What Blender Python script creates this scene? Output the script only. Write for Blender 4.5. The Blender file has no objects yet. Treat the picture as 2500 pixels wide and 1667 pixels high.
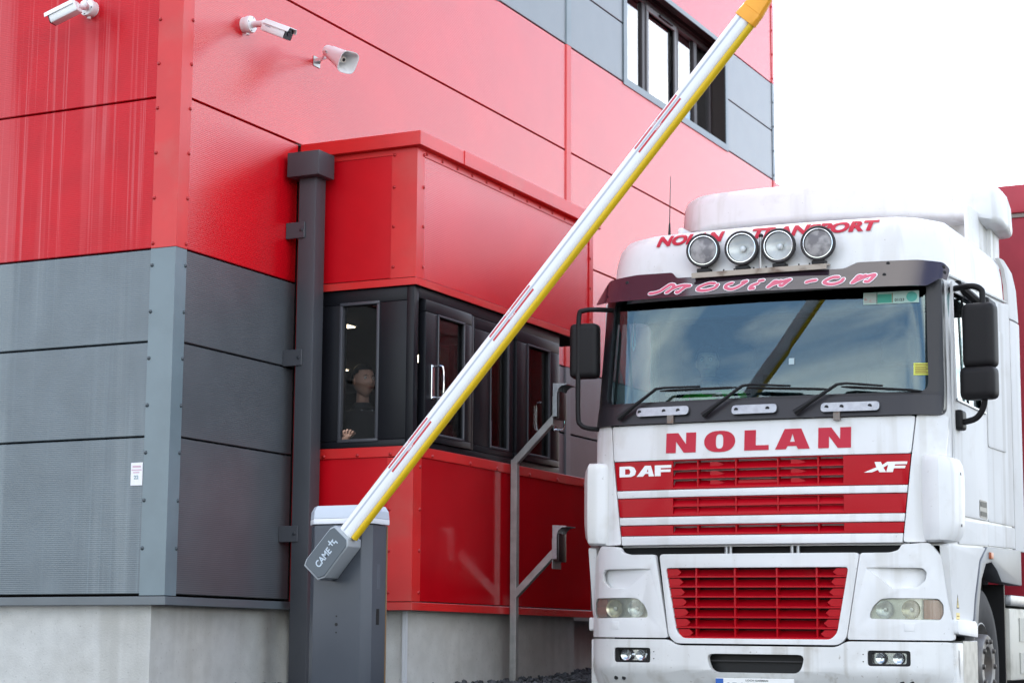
import bpy, bmesh, math, random
from mathutils import Vector, Matrix
from mathutils.geometry import tessellate_polygon
random.seed(7)
R = math.radians
sc = bpy.context.scene
C = sc.collection

# ------------------------------------------------------------------ camera
cam = bpy.data.cameras.new('camera')
cam_o = bpy.data.objects.new('camera', cam)
C.objects.link(cam_o)
yaw, pitch, roll = R(26.2), R(8.8), R(-.37)
fw = Vector((-math.sin(yaw)*math.cos(pitch), math.cos(yaw)*math.cos(pitch), math.sin(pitch)))
rt = Vector((math.cos(yaw), math.sin(yaw), 0))
dn = fw.cross(rt)
r2 = rt*math.cos(roll) + dn*math.sin(roll)
d2 = -rt*math.sin(roll) + dn*math.cos(roll)
cam_o.matrix_world = Matrix(((r2.x, -d2.x, -fw.x, 0), (r2.y, -d2.y, -fw.y, 0), (r2.z, -d2.z, -fw.z, .62), (0, 0, 0, 1)))
cam.lens = 70.0
cam.sensor_width = 36
cam.clip_end = 3000
cam.dof.use_dof = True
cam.dof.focus_distance = 12.2
cam.dof.aperture_fstop = 4.5
sc.camera = cam_o

# ------------------------------------------------------------------ sky and sun
SUN_AZ, SUN_EL = R(-40), R(46)          # azimuth measured from +Y towards +X
w = bpy.data.worlds.new('World')
sc.world = w
w.use_nodes = True
nt = w.node_tree
nt.nodes.clear()
def N(t, **k):
    n = nt.nodes.new(t)
    for a, b in k.items(): setattr(n, a, b)
    return n
out = N('ShaderNodeOutputWorld'); bg = N('ShaderNodeBackground')
sky = N('ShaderNodeTexSky', sky_type='NISHITA', sun_disc=False, sun_elevation=SUN_EL, sun_rotation=SUN_AZ, air_density=1.0, dust_density=1.4, ozone_density=1.0)
tc = N('ShaderNodeTexCoord'); sep = N('ShaderNodeSeparateXYZ')
add = N('ShaderNodeMath', operation='ADD'); add.inputs[1].default_value = .22
mx = N('ShaderNodeMath', operation='MAXIMUM'); mx.inputs[1].default_value = .05
dvx = N('ShaderNodeMath', operation='DIVIDE'); dvy = N('ShaderNodeMath', operation='DIVIDE')
cmb = N('ShaderNodeCombineXYZ')
mp = N('ShaderNodeMapping'); mp.inputs['Scale'].default_value = (.45, 1.9, 1); mp.inputs['Rotation'].default_value = (0, 0, R(38))
noi = N('ShaderNodeTexNoise'); noi.inputs['Scale'].default_value = 1.7; noi.inputs['Detail'].default_value = 6; noi.inputs['Roughness'].default_value = .55; noi.inputs['Distortion'].default_value = .7
rmp = N('ShaderNodeValToRGB'); rmp.color_ramp.elements[0].position = .43; rmp.color_ramp.elements[1].position = .64
bw = N('ShaderNodeRGBToBW'); gain = N('ShaderNodeMath', operation='MULTIPLY_ADD'); gain.inputs[1].default_value = 1.1; gain.inputs[2].default_value = 5.2
cc = N('ShaderNodeVectorMath', operation='SCALE'); cc.inputs[0].default_value = (1.0, .98, .94)
mix = N('ShaderNodeMix', data_type='RGBA')
L = nt.links.new
L(tc.outputs['Generated'], sep.inputs[0])
L(sep.outputs['Z'], mx.inputs[0]); L(mx.outputs[0], add.inputs[0])
L(sep.outputs['X'], dvx.inputs[0]); L(add.outputs[0], dvx.inputs[1])
L(sep.outputs['Y'], dvy.inputs[0]); L(add.outputs[0], dvy.inputs[1])
L(dvx.outputs[0], cmb.inputs[0]); L(dvy.outputs[0], cmb.inputs[1])
L(cmb.outputs[0], mp.inputs[0]); L(mp.outputs[0], noi.inputs['Vector']); L(noi.outputs['Fac'], rmp.inputs[0])
L(sky.outputs[0], bw.inputs[0]); L(bw.outputs[0], gain.inputs[0]); L(gain.outputs[0], cc.inputs['Scale'])
L(rmp.outputs[0], mix.inputs['Factor']); L(sky.outputs[0], mix.inputs[6]); L(cc.outputs[0], mix.inputs[7])
L(mix.outputs[2], bg.inputs[0]); L(bg.outputs[0], out.inputs[0])
bg.inputs[1].default_value = .15

sun = bpy.data.lights.new('sun', 'SUN')
sun.energy = 1.2
sun.angle = R(10)
sun.color = (1, .96, .9)
sun_o = bpy.data.objects.new('sun', sun)
C.objects.link(sun_o)
sdir = Vector((math.sin(SUN_AZ)*math.cos(SUN_EL), math.cos(SUN_AZ)*math.cos(SUN_EL), math.sin(SUN_EL)))
sun_o.rotation_euler = sdir.to_track_quat('Z', 'Y').to_euler()
sun_o.location = (20, 20, 30)

sc.view_settings.view_transform = 'Standard'
sc.view_settings.look = 'None'
sc.view_settings.gamma = 1
sc.view_settings.use_curve_mapping = False
sc.view_settings.exposure = 1.70
sc.cycles.max_bounces = 10
sc.cycles.transparent_max_bounces = 16
sc.cycles.caustics_reflective = False
sc.cycles.caustics_refractive = False

# ------------------------------------------------------------------ materials
MATS = {}
def M(name, col, rough=.5, metal=0, spec=.5, coat=0, vary=0, vscale=4, dirt=None, ribs=0, bump=0, bscale=60, streak=None, emit=0, alpha=1):
    """Principled material with optional noise variation, dirt, vertical streaks, fine horizontal ribs."""
    if name in MATS: return MATS[name]
    m = bpy.data.materials.new(name); m.use_nodes = True
    t = m.node_tree; n = t.nodes; l = t.links.new
    p = n['Principled BSDF']
    p.inputs['Base Color'].default_value = (*col, 1)
    p.inputs['Roughness'].default_value = rough
    p.inputs['Metallic'].default_value = metal
    p.inputs['Specular IOR Level'].default_value = spec
    p.inputs['Coat Weight'].default_value = coat
    p.inputs['Coat Roughness'].default_value = .06
    p.inputs['Alpha'].default_value = alpha
    if emit:
        p.inputs['Emission Color'].default_value = (*col, 1); p.inputs['Emission Strength'].default_value = emit
    geo = n.new('ShaderNodeNewGeometry')
    last = None
    def rgb(c):
        x = n.new('ShaderNodeRGB'); x.outputs[0].default_value = (*c, 1); return x.outputs[0]
    def noise(sc_, det=5, scale3=(1, 1, 1), dist=0):
        mpn = n.new('ShaderNodeMapping'); mpn.inputs['Scale'].default_value = scale3
        l(geo.outputs['Position'], mpn.inputs[0])
        x = n.new('ShaderNodeTexNoise'); x.inputs['Scale'].default_value = sc_; x.inputs['Detail'].default_value = det; x.inputs['Distortion'].default_value = dist
        l(mpn.outputs[0], x.inputs['Vector']); return x.outputs['Fac']
    def ramp(f, a, b):
        x = n.new('ShaderNodeMapRange'); x.inputs['From Min'].default_value = a; x.inputs['From Max'].default_value = b; x.interpolation_type = 'SMOOTHSTEP'
        l(f, x.inputs['Value']); return x.outputs[0]
    def mixc(f, a, b):
        x = n.new('ShaderNodeMix'); x.data_type = 'RGBA'
        l(f, x.inputs['Factor']); l(a, x.inputs[6]); l(b, x.inputs[7]); return x.outputs[2]
    def mul(f, k):
        x = n.new('ShaderNodeMath'); x.operation = 'MULTIPLY'; l(f, x.inputs[0]); x.inputs[1].default_value = k; return x.outputs[0]
    if vary:
        f = ramp(noise(vscale), .3, .7)
        a = tuple(max(0, c*(1-vary)) for c in col); b = tuple(min(1, c*(1+vary)) for c in col)
        last = mixc(f, rgb(a), rgb(b))
    if streak:                       # runs: list of (colour, amount, density, low, high)
        tot = None
        for scol, amt, dens, lo, hi in streak:
            f = ramp(noise(1.0, 6, (dens, dens, .16), .3), lo, hi)
            g = ramp(noise(1.0, 3, (1.3, 1.3, .6)), .36, .60)
            x = n.new('ShaderNodeMath'); x.operation = 'MULTIPLY'; l(f, x.inputs[0]); l(g, x.inputs[1])
            last = mixc(mul(x.outputs[0], amt), last or rgb(col), rgb(scol)); tot = x.outputs[0]
        rr = n.new('ShaderNodeMath'); rr.operation = 'MULTIPLY_ADD'; l(tot, rr.inputs[0]); rr.inputs[1].default_value = .25; rr.inputs[2].default_value = rough
        l(rr.outputs[0], p.inputs['Roughness'])
    if dirt:                         # (colour, amount, noise scale, threshold)
        for dcol, amt, ds, th, wd_ in ([(*dirt, .22)] if not isinstance(dirt, list) else dirt):
            f = mul(ramp(noise(ds, 8), th, th+wd_), amt)
            last = mixc(f, last or rgb(col), rgb(dcol))
    if last: l(last, p.inputs['Base Color'])
    if ribs:                         # fine rolled profile of the sandwich panels: normal tilts up and down with height
        sp = n.new('ShaderNodeSeparateXYZ'); l(geo.outputs['Position'], sp.inputs[0])
        a = n.new('ShaderNodeMath'); a.operation = 'MULTIPLY'; a.inputs[1].default_value = 2*math.pi/.013; l(sp.outputs['Z'], a.inputs[0])
        s = n.new('ShaderNodeMath'); s.operation = 'SINE'; l(a.outputs[0], s.inputs[0])
        k = mul(s.outputs[0], ribs)
        cb = n.new('ShaderNodeCombineXYZ'); l(k, cb.inputs['Z'])
        va = n.new('ShaderNodeVectorMath'); va.operation = 'ADD'; l(geo.outputs['Normal'], va.inputs[0]); l(cb.outputs[0], va.inputs[1])
        vn = n.new('ShaderNodeVectorMath'); vn.operation = 'NORMALIZE'; l(va.outputs[0], vn.inputs[0]); l(vn.outputs[0], p.inputs['Normal'])
    if bump:
        b = n.new('ShaderNodeBump'); b.inputs['Strength'].default_value = bump; b.inputs['Distance'].default_value = .01
        l(noise(bscale, 6), b.inputs['Height']); l(b.outputs[0], p.inputs['Normal'])
    MATS[name] = m
    return m

def glass(name, tint=(.8, .87, .88), f0=.04, rough=0.0, dirt=0.0, gcol=(1, 1, 1)):
    m = bpy.data.materials.new(name); m.use_nodes = True
    t = m.node_tree; n = t.nodes; l = t.links.new
    n.remove(n['Principled BSDF'])
    o = n['Material Output']
    tr = n.new('ShaderNodeBsdfTransparent'); tr.inputs[0].default_value = (*tint, 1)
    gl = n.new('ShaderNodeBsdfGlossy'); gl.inputs['Roughness'].default_value = rough; gl.inputs[0].default_value = (*gcol, 1)
    lw = n.new('ShaderNodeLayerWeight'); lw.inputs['Blend'].default_value = .5
    pw = n.new('ShaderNodeMath'); pw.operation = 'POWER'; pw.inputs[1].default_value = 5
    ma = n.new('ShaderNodeMath'); ma.operation = 'MULTIPLY_ADD'; ma.inputs[1].default_value = 1-f0; ma.inputs[2].default_value = f0
    mi = n.new('ShaderNodeMixShader')
    l(lw.outputs['Facing'], pw.inputs[0]); l(pw.outputs[0], ma.inputs[0]); l(ma.outputs[0], mi.inputs[0])
    l(tr.outputs[0], mi.inputs[1]); l(gl.outputs[0], mi.inputs[2])
    last = mi.outputs[0]
    if dirt:
        df = n.new('ShaderNodeBsdfDiffuse'); df.inputs[0].default_value = (.5, .5, .48, 1)
        m2 = n.new('ShaderNodeMixShader'); m2.inputs[0].default_value = dirt
        l(last, m2.inputs[1]); l(df.outputs[0], m2.inputs[2]); last = m2.outputs[0]
    l(last, o.inputs['Surface'])
    return m

RED = (.60, .003, .010)
GREY = (.118, .142, .158)
red_clad = M('red_cladding', RED, .24, spec=.85, ribs=.16, vary=.05, vscale=1.5)
red_streak = M('red_cladding_streaked', (.54, .005, .014), .32, spec=.22, ribs=.13, streak=[((.60, .085, .095), .6, 6, .50, .62), ((.62, .12, .13), .7, 30, .57, .64)], vary=.06)
rivet_red = M('rivet_red', (.40, .008, .010), .4)
rivet_grey = M('rivet_grey', (.055, .07, .08), .4)
red_flash = M('red_flashing', (.62, .018, .018), .34, spec=.45, vary=.08, vscale=2.5, dirt=((.5, .09, .07), .35, 3, .5))
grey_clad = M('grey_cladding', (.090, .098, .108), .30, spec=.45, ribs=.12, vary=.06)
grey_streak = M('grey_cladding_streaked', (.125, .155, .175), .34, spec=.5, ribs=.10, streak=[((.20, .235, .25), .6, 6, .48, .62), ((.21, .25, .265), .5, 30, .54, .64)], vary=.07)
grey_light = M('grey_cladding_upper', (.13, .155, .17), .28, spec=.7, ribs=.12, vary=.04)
grey_flash = M('grey_flashing', (.15, .20, .225), .34, spec=.5, vary=.06)
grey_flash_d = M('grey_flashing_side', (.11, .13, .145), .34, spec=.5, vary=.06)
joint_m = M('joint_shadow', (.012, .010, .011), .9, spec=.1)
anth = M('anthracite_metal', (.030, .033, .040), .38, spec=.4, vary=.08)
pipe_m = M('graphite_pipe', (.060, .063, .072), .42, spec=.4, vary=.08, vscale=2)
frame_m = M('window_frame_black', (.0075, .008, .011), .38, spec=.28, vary=.1)
concrete = M('concrete', (.54, .54, .52), .9, spec=.2, vary=.06, vscale=9, streak=[((.36, .35, .32), .55, 3, .47, .66)], dirt=[((.40, .39, .36), .5, 1.6, .5, .25), ((.30, .29, .27), .5, 55, .64, .06)], bump=.25, bscale=90)
asphalt = M('asphalt', (.055, .055, .057), .85, spec=.25, vary=.2, vscale=3, bump=.5, bscale=160)
gravel_m = M('gravel', (.075, .078, .085), .9, spec=.2, vary=.5, vscale=30)
soil_m = M('gravel_base', (.03, .03, .032), .95, spec=.1, vary=.4, vscale=20, bump=.8, bscale=60)
kerb_m = M('kerb_concrete', (.30, .30, .29), .9, spec=.2, vary=.15, bump=.2)
white_plastic = M('white_plastic', (.80, .80, .80), .35, spec=.4)
ivory = M('ivory_plastic', (.70, .66, .58), .5)
black_pl = M('black_plastic', (.009, .009, .010), .5, spec=.3)
black_gl = M('black_gloss', (.008, .008, .010), .12, spec=.5)
galv = M('galvanised_steel', (.42, .42, .41), .45, metal=.7, vary=.12, vscale=12, dirt=((.2, .18, .16), .4, 7, .5))
chrome = M('chrome', (.8, .8, .82), .12, metal=1)
alum = M('brushed_alu', (.36, .37, .39), .38, metal=.85, vary=.1, vscale=30)
win_glass = glass('window_glass', (.74, .74, .74), .028)
cab_glass = glass('cab_glass', (.62, .76, .77), .068, gcol=(.84, .95, 1))
strip_glass = glass('sunstrip_reflection_glass', (.16, .16, .18), .03)
hazy_lens = glass('hazy_lens', (.92, .94, .91), .045, .03, .13)
side_glass = glass('side_glass', (.62, .74, .74), .05)
lens_glass = glass('lens_glass', (.93, .95, .95), .045, .02)

# ------------------------------------------------------------------ mesh helpers
def loops_fill(loops):
    return tessellate_polygon([[Vector((a, b, 0)) for a, b in lp] for lp in loops])

class B:
    """Collects shapes into one bmesh; done() links it as one mesh object."""
    def __init__(s): s.bm = bmesh.new()
    def vf(s, vs, fs):
        v = [s.bm.verts.new(p) for p in vs]
        for f in fs:
            try: s.bm.faces.new([v[i] for i in f])
            except ValueError: pass
        return s
    def box(s, x0, x1, y0, y1, z0, z1):
        return s.vf([(x0, y0, z0), (x1, y0, z0), (x1, y1, z0), (x0, y1, z0), (x0, y0, z1), (x1, y0, z1), (x1, y1, z1), (x0, y1, z1)],
                    [(3, 2, 1, 0), (4, 5, 6, 7), (0, 1, 5, 4), (1, 2, 6, 5), (2, 3, 7, 6), (3, 0, 4, 7)])
    def prism(s, loops, a, b, ax='y'):
        """Solid from polygon loops (first outer, rest holes); loops in (x,z) for 'y', (y,z) for 'x', (x,y) for 'z'."""
        if isinstance(loops[0][0], (int, float)): loops = [loops]
        def P(u, v, d): return (u, d, v) if ax == 'y' else ((d, u, v) if ax == 'x' else (u, v, d))
        tri = loops_fill(loops)
        flat = [p for lp in loops for p in lp]
        n = len(flat)
        vs = [P(u, v, a) for u, v in flat] + [P(u, v, b) for u, v in flat]
        fs = [tuple(t) for t in tri] + [tuple(i+n for i in reversed(t)) for t in tri]
        k = 0
        for lp in loops:
            m = len(lp)
            for i in range(m):
                j = (i+1) % m
                fs.append((k+i, k+j, k+j+n, k+i+n))
            k += m
        return s.vf(vs, fs)
    def cyl(s, p0, p1, r0, r1=None, n=20, caps=True):
        r1 = r0 if r1 is None else r1
        p0, p1 = Vector(p0), Vector(p1); d = (p1-p0).normalized()
        a = d.orthogonal().normalized(); b = d.cross(a)
        vs = []
        for p, r in ((p0, r0), (p1, r1)):
            vs += [tuple(p + (a*math.cos(2*math.pi*i/n) + b*math.sin(2*math.pi*i/n))*r) for i in range(n)]
        fs = [(i, (i+1) % n, (i+1) % n+n, i+n) for i in range(n)]
        if caps: fs += [tuple(range(n-1, -1, -1)), tuple(range(n, 2*n))]
        return s.vf(vs, fs)
    def lathe(s, p, d, prof, n=28, close=True):
        """prof: list of (distance along d, radius)."""
        p, d = Vector(p), Vector(d).normalized()
        a = d.orthogonal().normalized(); b = d.cross(a)
        vs, fs = [], []
        for t, r in prof:
            vs += [tuple(p + d*t + (a*math.cos(2*math.pi*i/n) + b*math.sin(2*math.pi*i/n))*max(r, 1e-5)) for i in range(n)]
        for k in range(len(prof)-1):
            fs += [(k*n+i, k*n+(i+1) % n, (k+1)*n+(i+1) % n, (k+1)*n+i) for i in range(n)]
        if close:
            fs += [tuple(range(n-1, -1, -1)), tuple(range((len(prof)-1)*n, len(prof)*n))]
        return s.vf(vs, fs)
    def tube(s, pts, r, n=12):
        pts = [Vector(p) for p in pts]
        rings = []
        up = None
        for i, p in enumerate(pts):
            d = (pts[min(i+1, len(pts)-1)] - pts[max(i-1, 0)]).normalized()
            if up is None: up = d.orthogonal().normalized()
            up = (up - d*up.dot(d)).normalized()
            b = d.cross(up)
            rr = r[i] if isinstance(r, (list, tuple)) else r
            rings.append([tuple(p + (up*math.cos(2*math.pi*k/n) + b*math.sin(2*math.pi*k/n))*rr) for k in range(n)])
        vs = [q for rg in rings for q in rg]
        fs = []
        for i in range(len(rings)-1):
            fs += [(i*n+k, i*n+(k+1) % n, (i+1)*n+(k+1) % n, (i+1)*n+k) for k in range(n)]
        fs += [tuple(range(n-1, -1, -1)), tuple(range((len(rings)-1)*n, len(rings)*n))]
        return s.vf(vs, fs)
    def ball(s, c, r, seg=14, ring=9, scale=(1, 1, 1)):
        bmesh.ops.create_uvsphere(s.bm, u_segments=seg, v_segments=ring, radius=1, matrix=Matrix.Translation(c) @ Matrix.Diagonal((r*scale[0], r*scale[1], r*scale[2], 1)))
        return s
    def bevel(s, wd, seg=2, ang=30):
        bmesh.ops.recalc_face_normals(s.bm, faces=s.bm.faces)
        es = [e for e in s.bm.edges if len(e.link_faces) == 2 and e.calc_face_angle(0) > R(ang)]
        if es: bmesh.ops.bevel(s.bm, geom=es, offset=wd, segments=seg, affect='EDGES', profile=.6, clamp_overlap=True)
        return s
    def slice(s, vals, ax=0):
        for x in vals:
            no = [0, 0, 0]; no[ax] = 1; co = [0, 0, 0]; co[ax] = x
            bmesh.ops.bisect_plane(s.bm, geom=s.bm.verts[:]+s.bm.edges[:]+s.bm.faces[:], plane_co=co, plane_no=no, dist=1e-5)
        return s
    def move(s, f):
        for v in s.bm.verts: v.co = f(v.co)
        return s
    def xf(s, mat):
        bmesh.ops.transform(s.bm, matrix=mat, verts=s.bm.verts); return s
    def mesh(s, name, mat, ang=35):
        bmesh.ops.recalc_face_normals(s.bm, faces=s.bm.faces)
        me = bpy.data.meshes.new(name); s.bm.to_mesh(me); s.bm.free()
        for m_ in (mat if isinstance(mat, (list, tuple)) else [mat]): me.materials.append(m_)
        me.shade_smooth(); me.set_sharp_from_angle(angle=R(ang))
        return me
    def done(s, name, mat, parent=None, ang=35, org=None):
        o = root_origin(parent) if org is None else Vector(org)
        if o.length > 0 and parent is not None: bmesh.ops.translate(s.bm, vec=-o, verts=s.bm.verts)
        ob = bpy.data.objects.new(name, s.mesh(name, mat, ang))
        C.objects.link(ob)
        if parent: ob.parent = parent
        return ob

ORG = {}
def root_origin(p):
    while p is not None and p.name not in ORG: p = p.parent
    return ORG[p.name] if p is not None else Vector((0, 0, 0))
def thing(name, label, cat, loc=(0, 0, 0), group=None, local=False):
    """Empty at the thing's base; parts are given in world coordinates unless local."""
    o = bpy.data.objects.new(name, None); o.empty_display_size = .2
    C.objects.link(o); o.location = loc
    o['label'] = label; o['category'] = cat
    if group: o['group'] = group
    ORG[o.name] = Vector((0, 0, 0)) if local else Vector(loc)
    return o
def tag(o, label, cat, group=None):
    o['label'] = label; o['category'] = cat
    if group: o['group'] = group
    return o
def inst(name, me, parent, loc, rot=None, scale=None):
    o = bpy.data.objects.new(name, me); C.objects.link(o); o.parent = parent
    o.location = Vector(loc) - root_origin(parent)
    if rot is not None: o.rotation_euler = rot
    if scale is not None: o.scale = scale
    return o
def smooth_pts(pts, n=6):
    """Catmull-Rom through the points."""
    p = [Vector(q) for q in pts]; p = [p[0]*2-p[1]] + p + [p[-1]*2-p[-2]]
    o = []
    for i in range(1, len(p)-2):
        for k in range(n):
            t = k/n
            o.append(.5*((2*p[i]) + (p[i+1]-p[i-1])*t + (2*p[i-1]-5*p[i]+4*p[i+1]-p[i+2])*t*t + (3*p[i]-p[i-1]-3*p[i+1]+p[i+2])*t**3))
    o.append(p[-2]); return o
def text_bm(body, wd, ht, thick=.002, shear=0, bold=0, spacing=1):
    cu = bpy.data.curves.new('t', 'FONT'); cu.body = body; cu.size = 1; cu.extrude = 0; cu.shear = shear; cu.offset = bold; cu.space_character = spacing; cu.resolution_u = 3
    o = bpy.data.objects.new('t', cu); C.objects.link(o)
    me = bpy.data.meshes.new_from_object(o.evaluated_get(bpy.context.evaluated_depsgraph_get()))
    bpy.data.objects.remove(o); bpy.data.curves.remove(cu)
    b = B(); b.bm.from_mesh(me); bpy.data.meshes.remove(me)
    xs = [v.co.x for v in b.bm.verts]; ys = [v.co.y for v in b.bm.verts]
    x0, x1, y0, y1 = min(xs), max(xs), min(ys), max(ys)
    b.move(lambda c: Vector(((c.x-x0)/(x1-x0)*wd, (c.y-y0)/(y1-y0)*ht, 0)))
    r = bmesh.ops.extrude_face_region(b.bm, geom=b.bm.faces[:])
    bmesh.ops.translate(b.bm, vec=(0, 0, thick), verts=[v for v in r['geom'] if isinstance(v, bmesh.types.BMVert)])
    return b
def boolean(ob, cutters, cmat=None):
    """Cuts the given meshes (B objects) out of ob, leaving plain mesh data."""
    tmp = []
    bpy.context.view_layer.update()
    for i, c in enumerate(cutters):
        bmesh.ops.recalc_face_normals(c.bm, faces=c.bm.faces)
        me = bpy.data.meshes.new('cut'); c.bm.to_mesh(me); c.bm.free()
        if cmat: me.materials.append(cmat[i])
        t = bpy.data.objects.new('cut', me); C.objects.link(t); t.matrix_world = ob.matrix_world.copy(); tmp.append(t)
        md = ob.modifiers.new('b%d' % i, 'BOOLEAN'); md.object = t; md.operation = 'DIFFERENCE'; md.solver = 'EXACT'; md.material_mode = 'TRANSFER'
    bpy.context.view_layer.update()
    me = bpy.data.meshes.new_from_object(ob.evaluated_get(bpy.context.evaluated_depsgraph_get()))
    ob.modifiers.clear(); old = ob.data; ob.data = me; me.name = old.name; bpy.data.meshes.remove(old)
    for t in tmp:
        m_ = t.data; bpy.data.objects.remove(t); bpy.data.meshes.remove(m_)
    me.shade_smooth(); me.set_sharp_from_angle(angle=R(32))
    return ob
def dome(r=.0135, h=.010, n=10):
    return B().lathe((0, 0, 0), (0, 0, 1), [(0, r), (h*.55, r*.85), (h*.9, r*.5), (h, r*.05)], n)

# ------------------------------------------------------------------ ground
o = B().vf([(-400, -400, 0), (400, -400, 0), (400, 400, 0), (-400, 400, 0)], [(0, 1, 2, 3)]).done('ground', asphalt)
o['kind'] = 'structure'
# raised bed of gravel along the building, with its kerb
o = B().box(-16, -5.86, -2, 60, -.1, .335).done('gravel_bed_base', soil_m); o['kind'] = 'structure'
o = B().box(-5.86, -5.72, -2, 60, -.1, .39).bevel(.02).done('kerb', kerb_m); o['kind'] = 'structure'
b = B()
for i in range(5200):
    if i < 1800: x, y = random.uniform(-9.5, -7.5), random.uniform(9.0, 10.45)
    else: x, y = random.uniform(-7.6, -5.9), random.uniform(9.2, 17.5)
    r = random.uniform(.012, .030)
    q = Matrix.Translation((x, y, (.315 if i < 1800 else .345 + .02*random.random() + (.07*max(0, min(1, (y-12.5)/2.5)) if x < -6.0 else 0)) + r*.3 + random.uniform(0, .015))) @ Matrix.Rotation(random.uniform(0, 6.28), 4, 'Z') @ Matrix.Rotation(random.uniform(0, 1), 4, 'X') @ Matrix.Diagonal((r*random.uniform(.9, 1.5), r, r*random.uniform(.6, .9), 1))
    vs = [q @ Vector(p) for p in ((1, 0, .1), (.3, .9, -.1), (-.8, .5, .1), (-.8, -.6, -.1), (.3, -.95, .1), (0, .1, .95), (.05, 0, -1))]
    b.vf([tuple(v) for v in vs], [(i_, (i_+1) % 5, 5) for i_ in range(5)] + [((i_+1) % 5, i_, 6) for i_ in range(5)])
o = b.done('gravel', gravel_m, ang=10); o['kind'] = 'stuff'
tag(o, 'dark grey crushed gravel along the foot of the building', 'gravel')

# ------------------------------------------------------------------ warehouse
XF, YC = -7.48, 10.30
ZR = [.95, 1.947, 2.558, 3.165, 4.173, 5.187, 6.20, 6.80, 7.39, 8.40, 9.40]
wh = thing('warehouse', 'large red and grey metal clad building behind the barrier', 'building', (XF, YC, .4))
G = .006
def panel_y(x0, x1, z0, z1, mat, y=YC):                 # panel facing -Y
    return B().box(x0+G, x1-G, y, y+.06, z0+G, z1-G).bevel(.004, 1).done('cladding_panel', mat, wh)
def panel_x(y0, y1, z0, z1, mat, x=XF):                 # panel facing +X
    return B().box(x-.06, x, y0+G, y1-G, z0+G, z1-G).bevel(.004, 1).done('cladding_panel', mat, wh)
for i in range(len(ZR)-1):
    z0, z1 = ZR[i], ZR[i+1]
    g = z0 < 3.1
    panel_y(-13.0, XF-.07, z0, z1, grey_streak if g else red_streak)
    if z0 < 4.1:
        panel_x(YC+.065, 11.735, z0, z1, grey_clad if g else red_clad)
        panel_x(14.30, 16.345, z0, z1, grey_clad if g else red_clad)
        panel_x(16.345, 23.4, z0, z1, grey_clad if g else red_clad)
    elif 6.1 < z0 < 7.3:
        panel_x(YC+.065, 14.85, z0, z1, red_clad)
        panel_x(14.85, 16.345, z0, z1, grey_light)
        panel_x(16.345, 17.67, z0, z1, grey_light)
        panel_x(20.66, 22.28, z0, z1, grey_light)
    else:
        panel_x(YC+.065, 16.345, z0, z1, red_clad)
        panel_x(16.345, 22.28 if z0 > 6 else 23.4, z0, z1, red_clad)
# dark backing seen in the joints
b = B()
b.box(-13, -7.56, YC+.075, YC+.12, .9, 9.4)
b.box(-7.60, -7.555, YC+.08, 11.80, .9, 9.4); b.box(-7.60, -7.555, 11.80, 14.28, 4.19, 9.4)
b.box(-7.60, -7.555, 14.28, 17.69, .9, 9.4); b.box(-7.60, -7.555, 17.69, 20.64, .9, 6.20); b.box(-7.60, -7.555, 17.69, 20.64, 7.37, 9.4); b.box(-7.60, -7.555, 20.64, 22.26, .9, 9.4); b.box(-7.60, -7.555, 22.26, 23.4, .9, 6.19)
b.box(-13, -7.56, YC+.12, 22.26, 9.36, 9.42); b.box(-13, -7.56, 22.2, 22.26, .9, 9.36)
b.done('backing_wall', joint_m, wh)
B().box(-13, -7.62, YC+.06, 23.4, .1, .905).done('plinth', concrete, wh)
# inner plinth face is set back under the drip flashing
for nm, z0, z1, mt in (('corner_flashing', .945, 3.163, grey_flash), ('corner_flashing', 3.167, 9.42, red_flash)):
    f = B().prism([(-7.668, 10.2975), (-7.668, 10.293), (-7.473, 10.293), (-7.473, 10.415), (-7.4775, 10.415), (-7.4775, 10.2975)], z0, z1, 'z').done(nm, mt, wh)
    me = dome().mesh('rivet', rivet_red if mt is red_flash else rivet_grey)
    zz = [3.199+.3*k for k in range(20) if 3.199+.3*k < 9.3] if z0 > 3 else [3.055-.3025*k for k in range(7)]
    for z in zz:
        inst('rivet', me, f, (-7.655, 10.293, z), (R(90), 0, 0)); inst('rivet', me, f, (-7.473, 10.402, z), (0, R(90), 0))
# drip flashing under the cladding
B().prism([(-13, 10.29), (-13, 10.275), (-7.455, 10.275), (-7.455, 11.735), (-7.47, 11.735), (-7.47, 10.29)], .884, .938, 'z').bevel(.003, 1).done('drip_flashing', grey_flash_d, wh)
B().box(-7.475, -7.455, 14.3, 23.4, .884, .938).done('drip_flashing', grey_flash_d, wh)
# vertical cover strips of the long facade
for y0, y1, z0, z1, mt in ((16.285, 16.405, 3.17, 6.198, red_flash), (16.285, 16.405, 6.202, 7.388, grey_flash), (16.285, 16.405, 7.392, 9.4, red_flash), (16.285, 16.405, .945, 3.163, grey_flash_d), (14.81, 14.895, 6.19, 7.388, grey_flash)):
    B().prism([(XF+.001, y0), (XF+.012, y0+.012), (XF+.012, y1-.012), (XF+.001, y1)], z0, z1, 'z').done('cover_strip', mt, wh)
for z0, z1, mt in ((6.195, 7.388, grey_flash), (7.392, 9.42, red_flash), (.945, 3.163, grey_flash_d), (3.167, 6.191, red_flash)):
    f = B().prism([(XF+.002, 22.24), (XF+.008, 22.24), (XF+.008, 22.325), (-7.7, 22.325), (-7.7, 22.32), (XF+.002, 22.32)], z0, z1, 'z').done('end_flashing', mt, wh)
    me = dome(.014).mesh('rivet', rivet_grey if mt is grey_flash else rivet_red)
    if z0 > 3:
        z = z0+.06
        while z < min(z1, 8.6) and z0 > 6:
            inst('rivet', me, f, (XF+.008, 22.262, z), (0, R(90), 0)); z += .3
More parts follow.
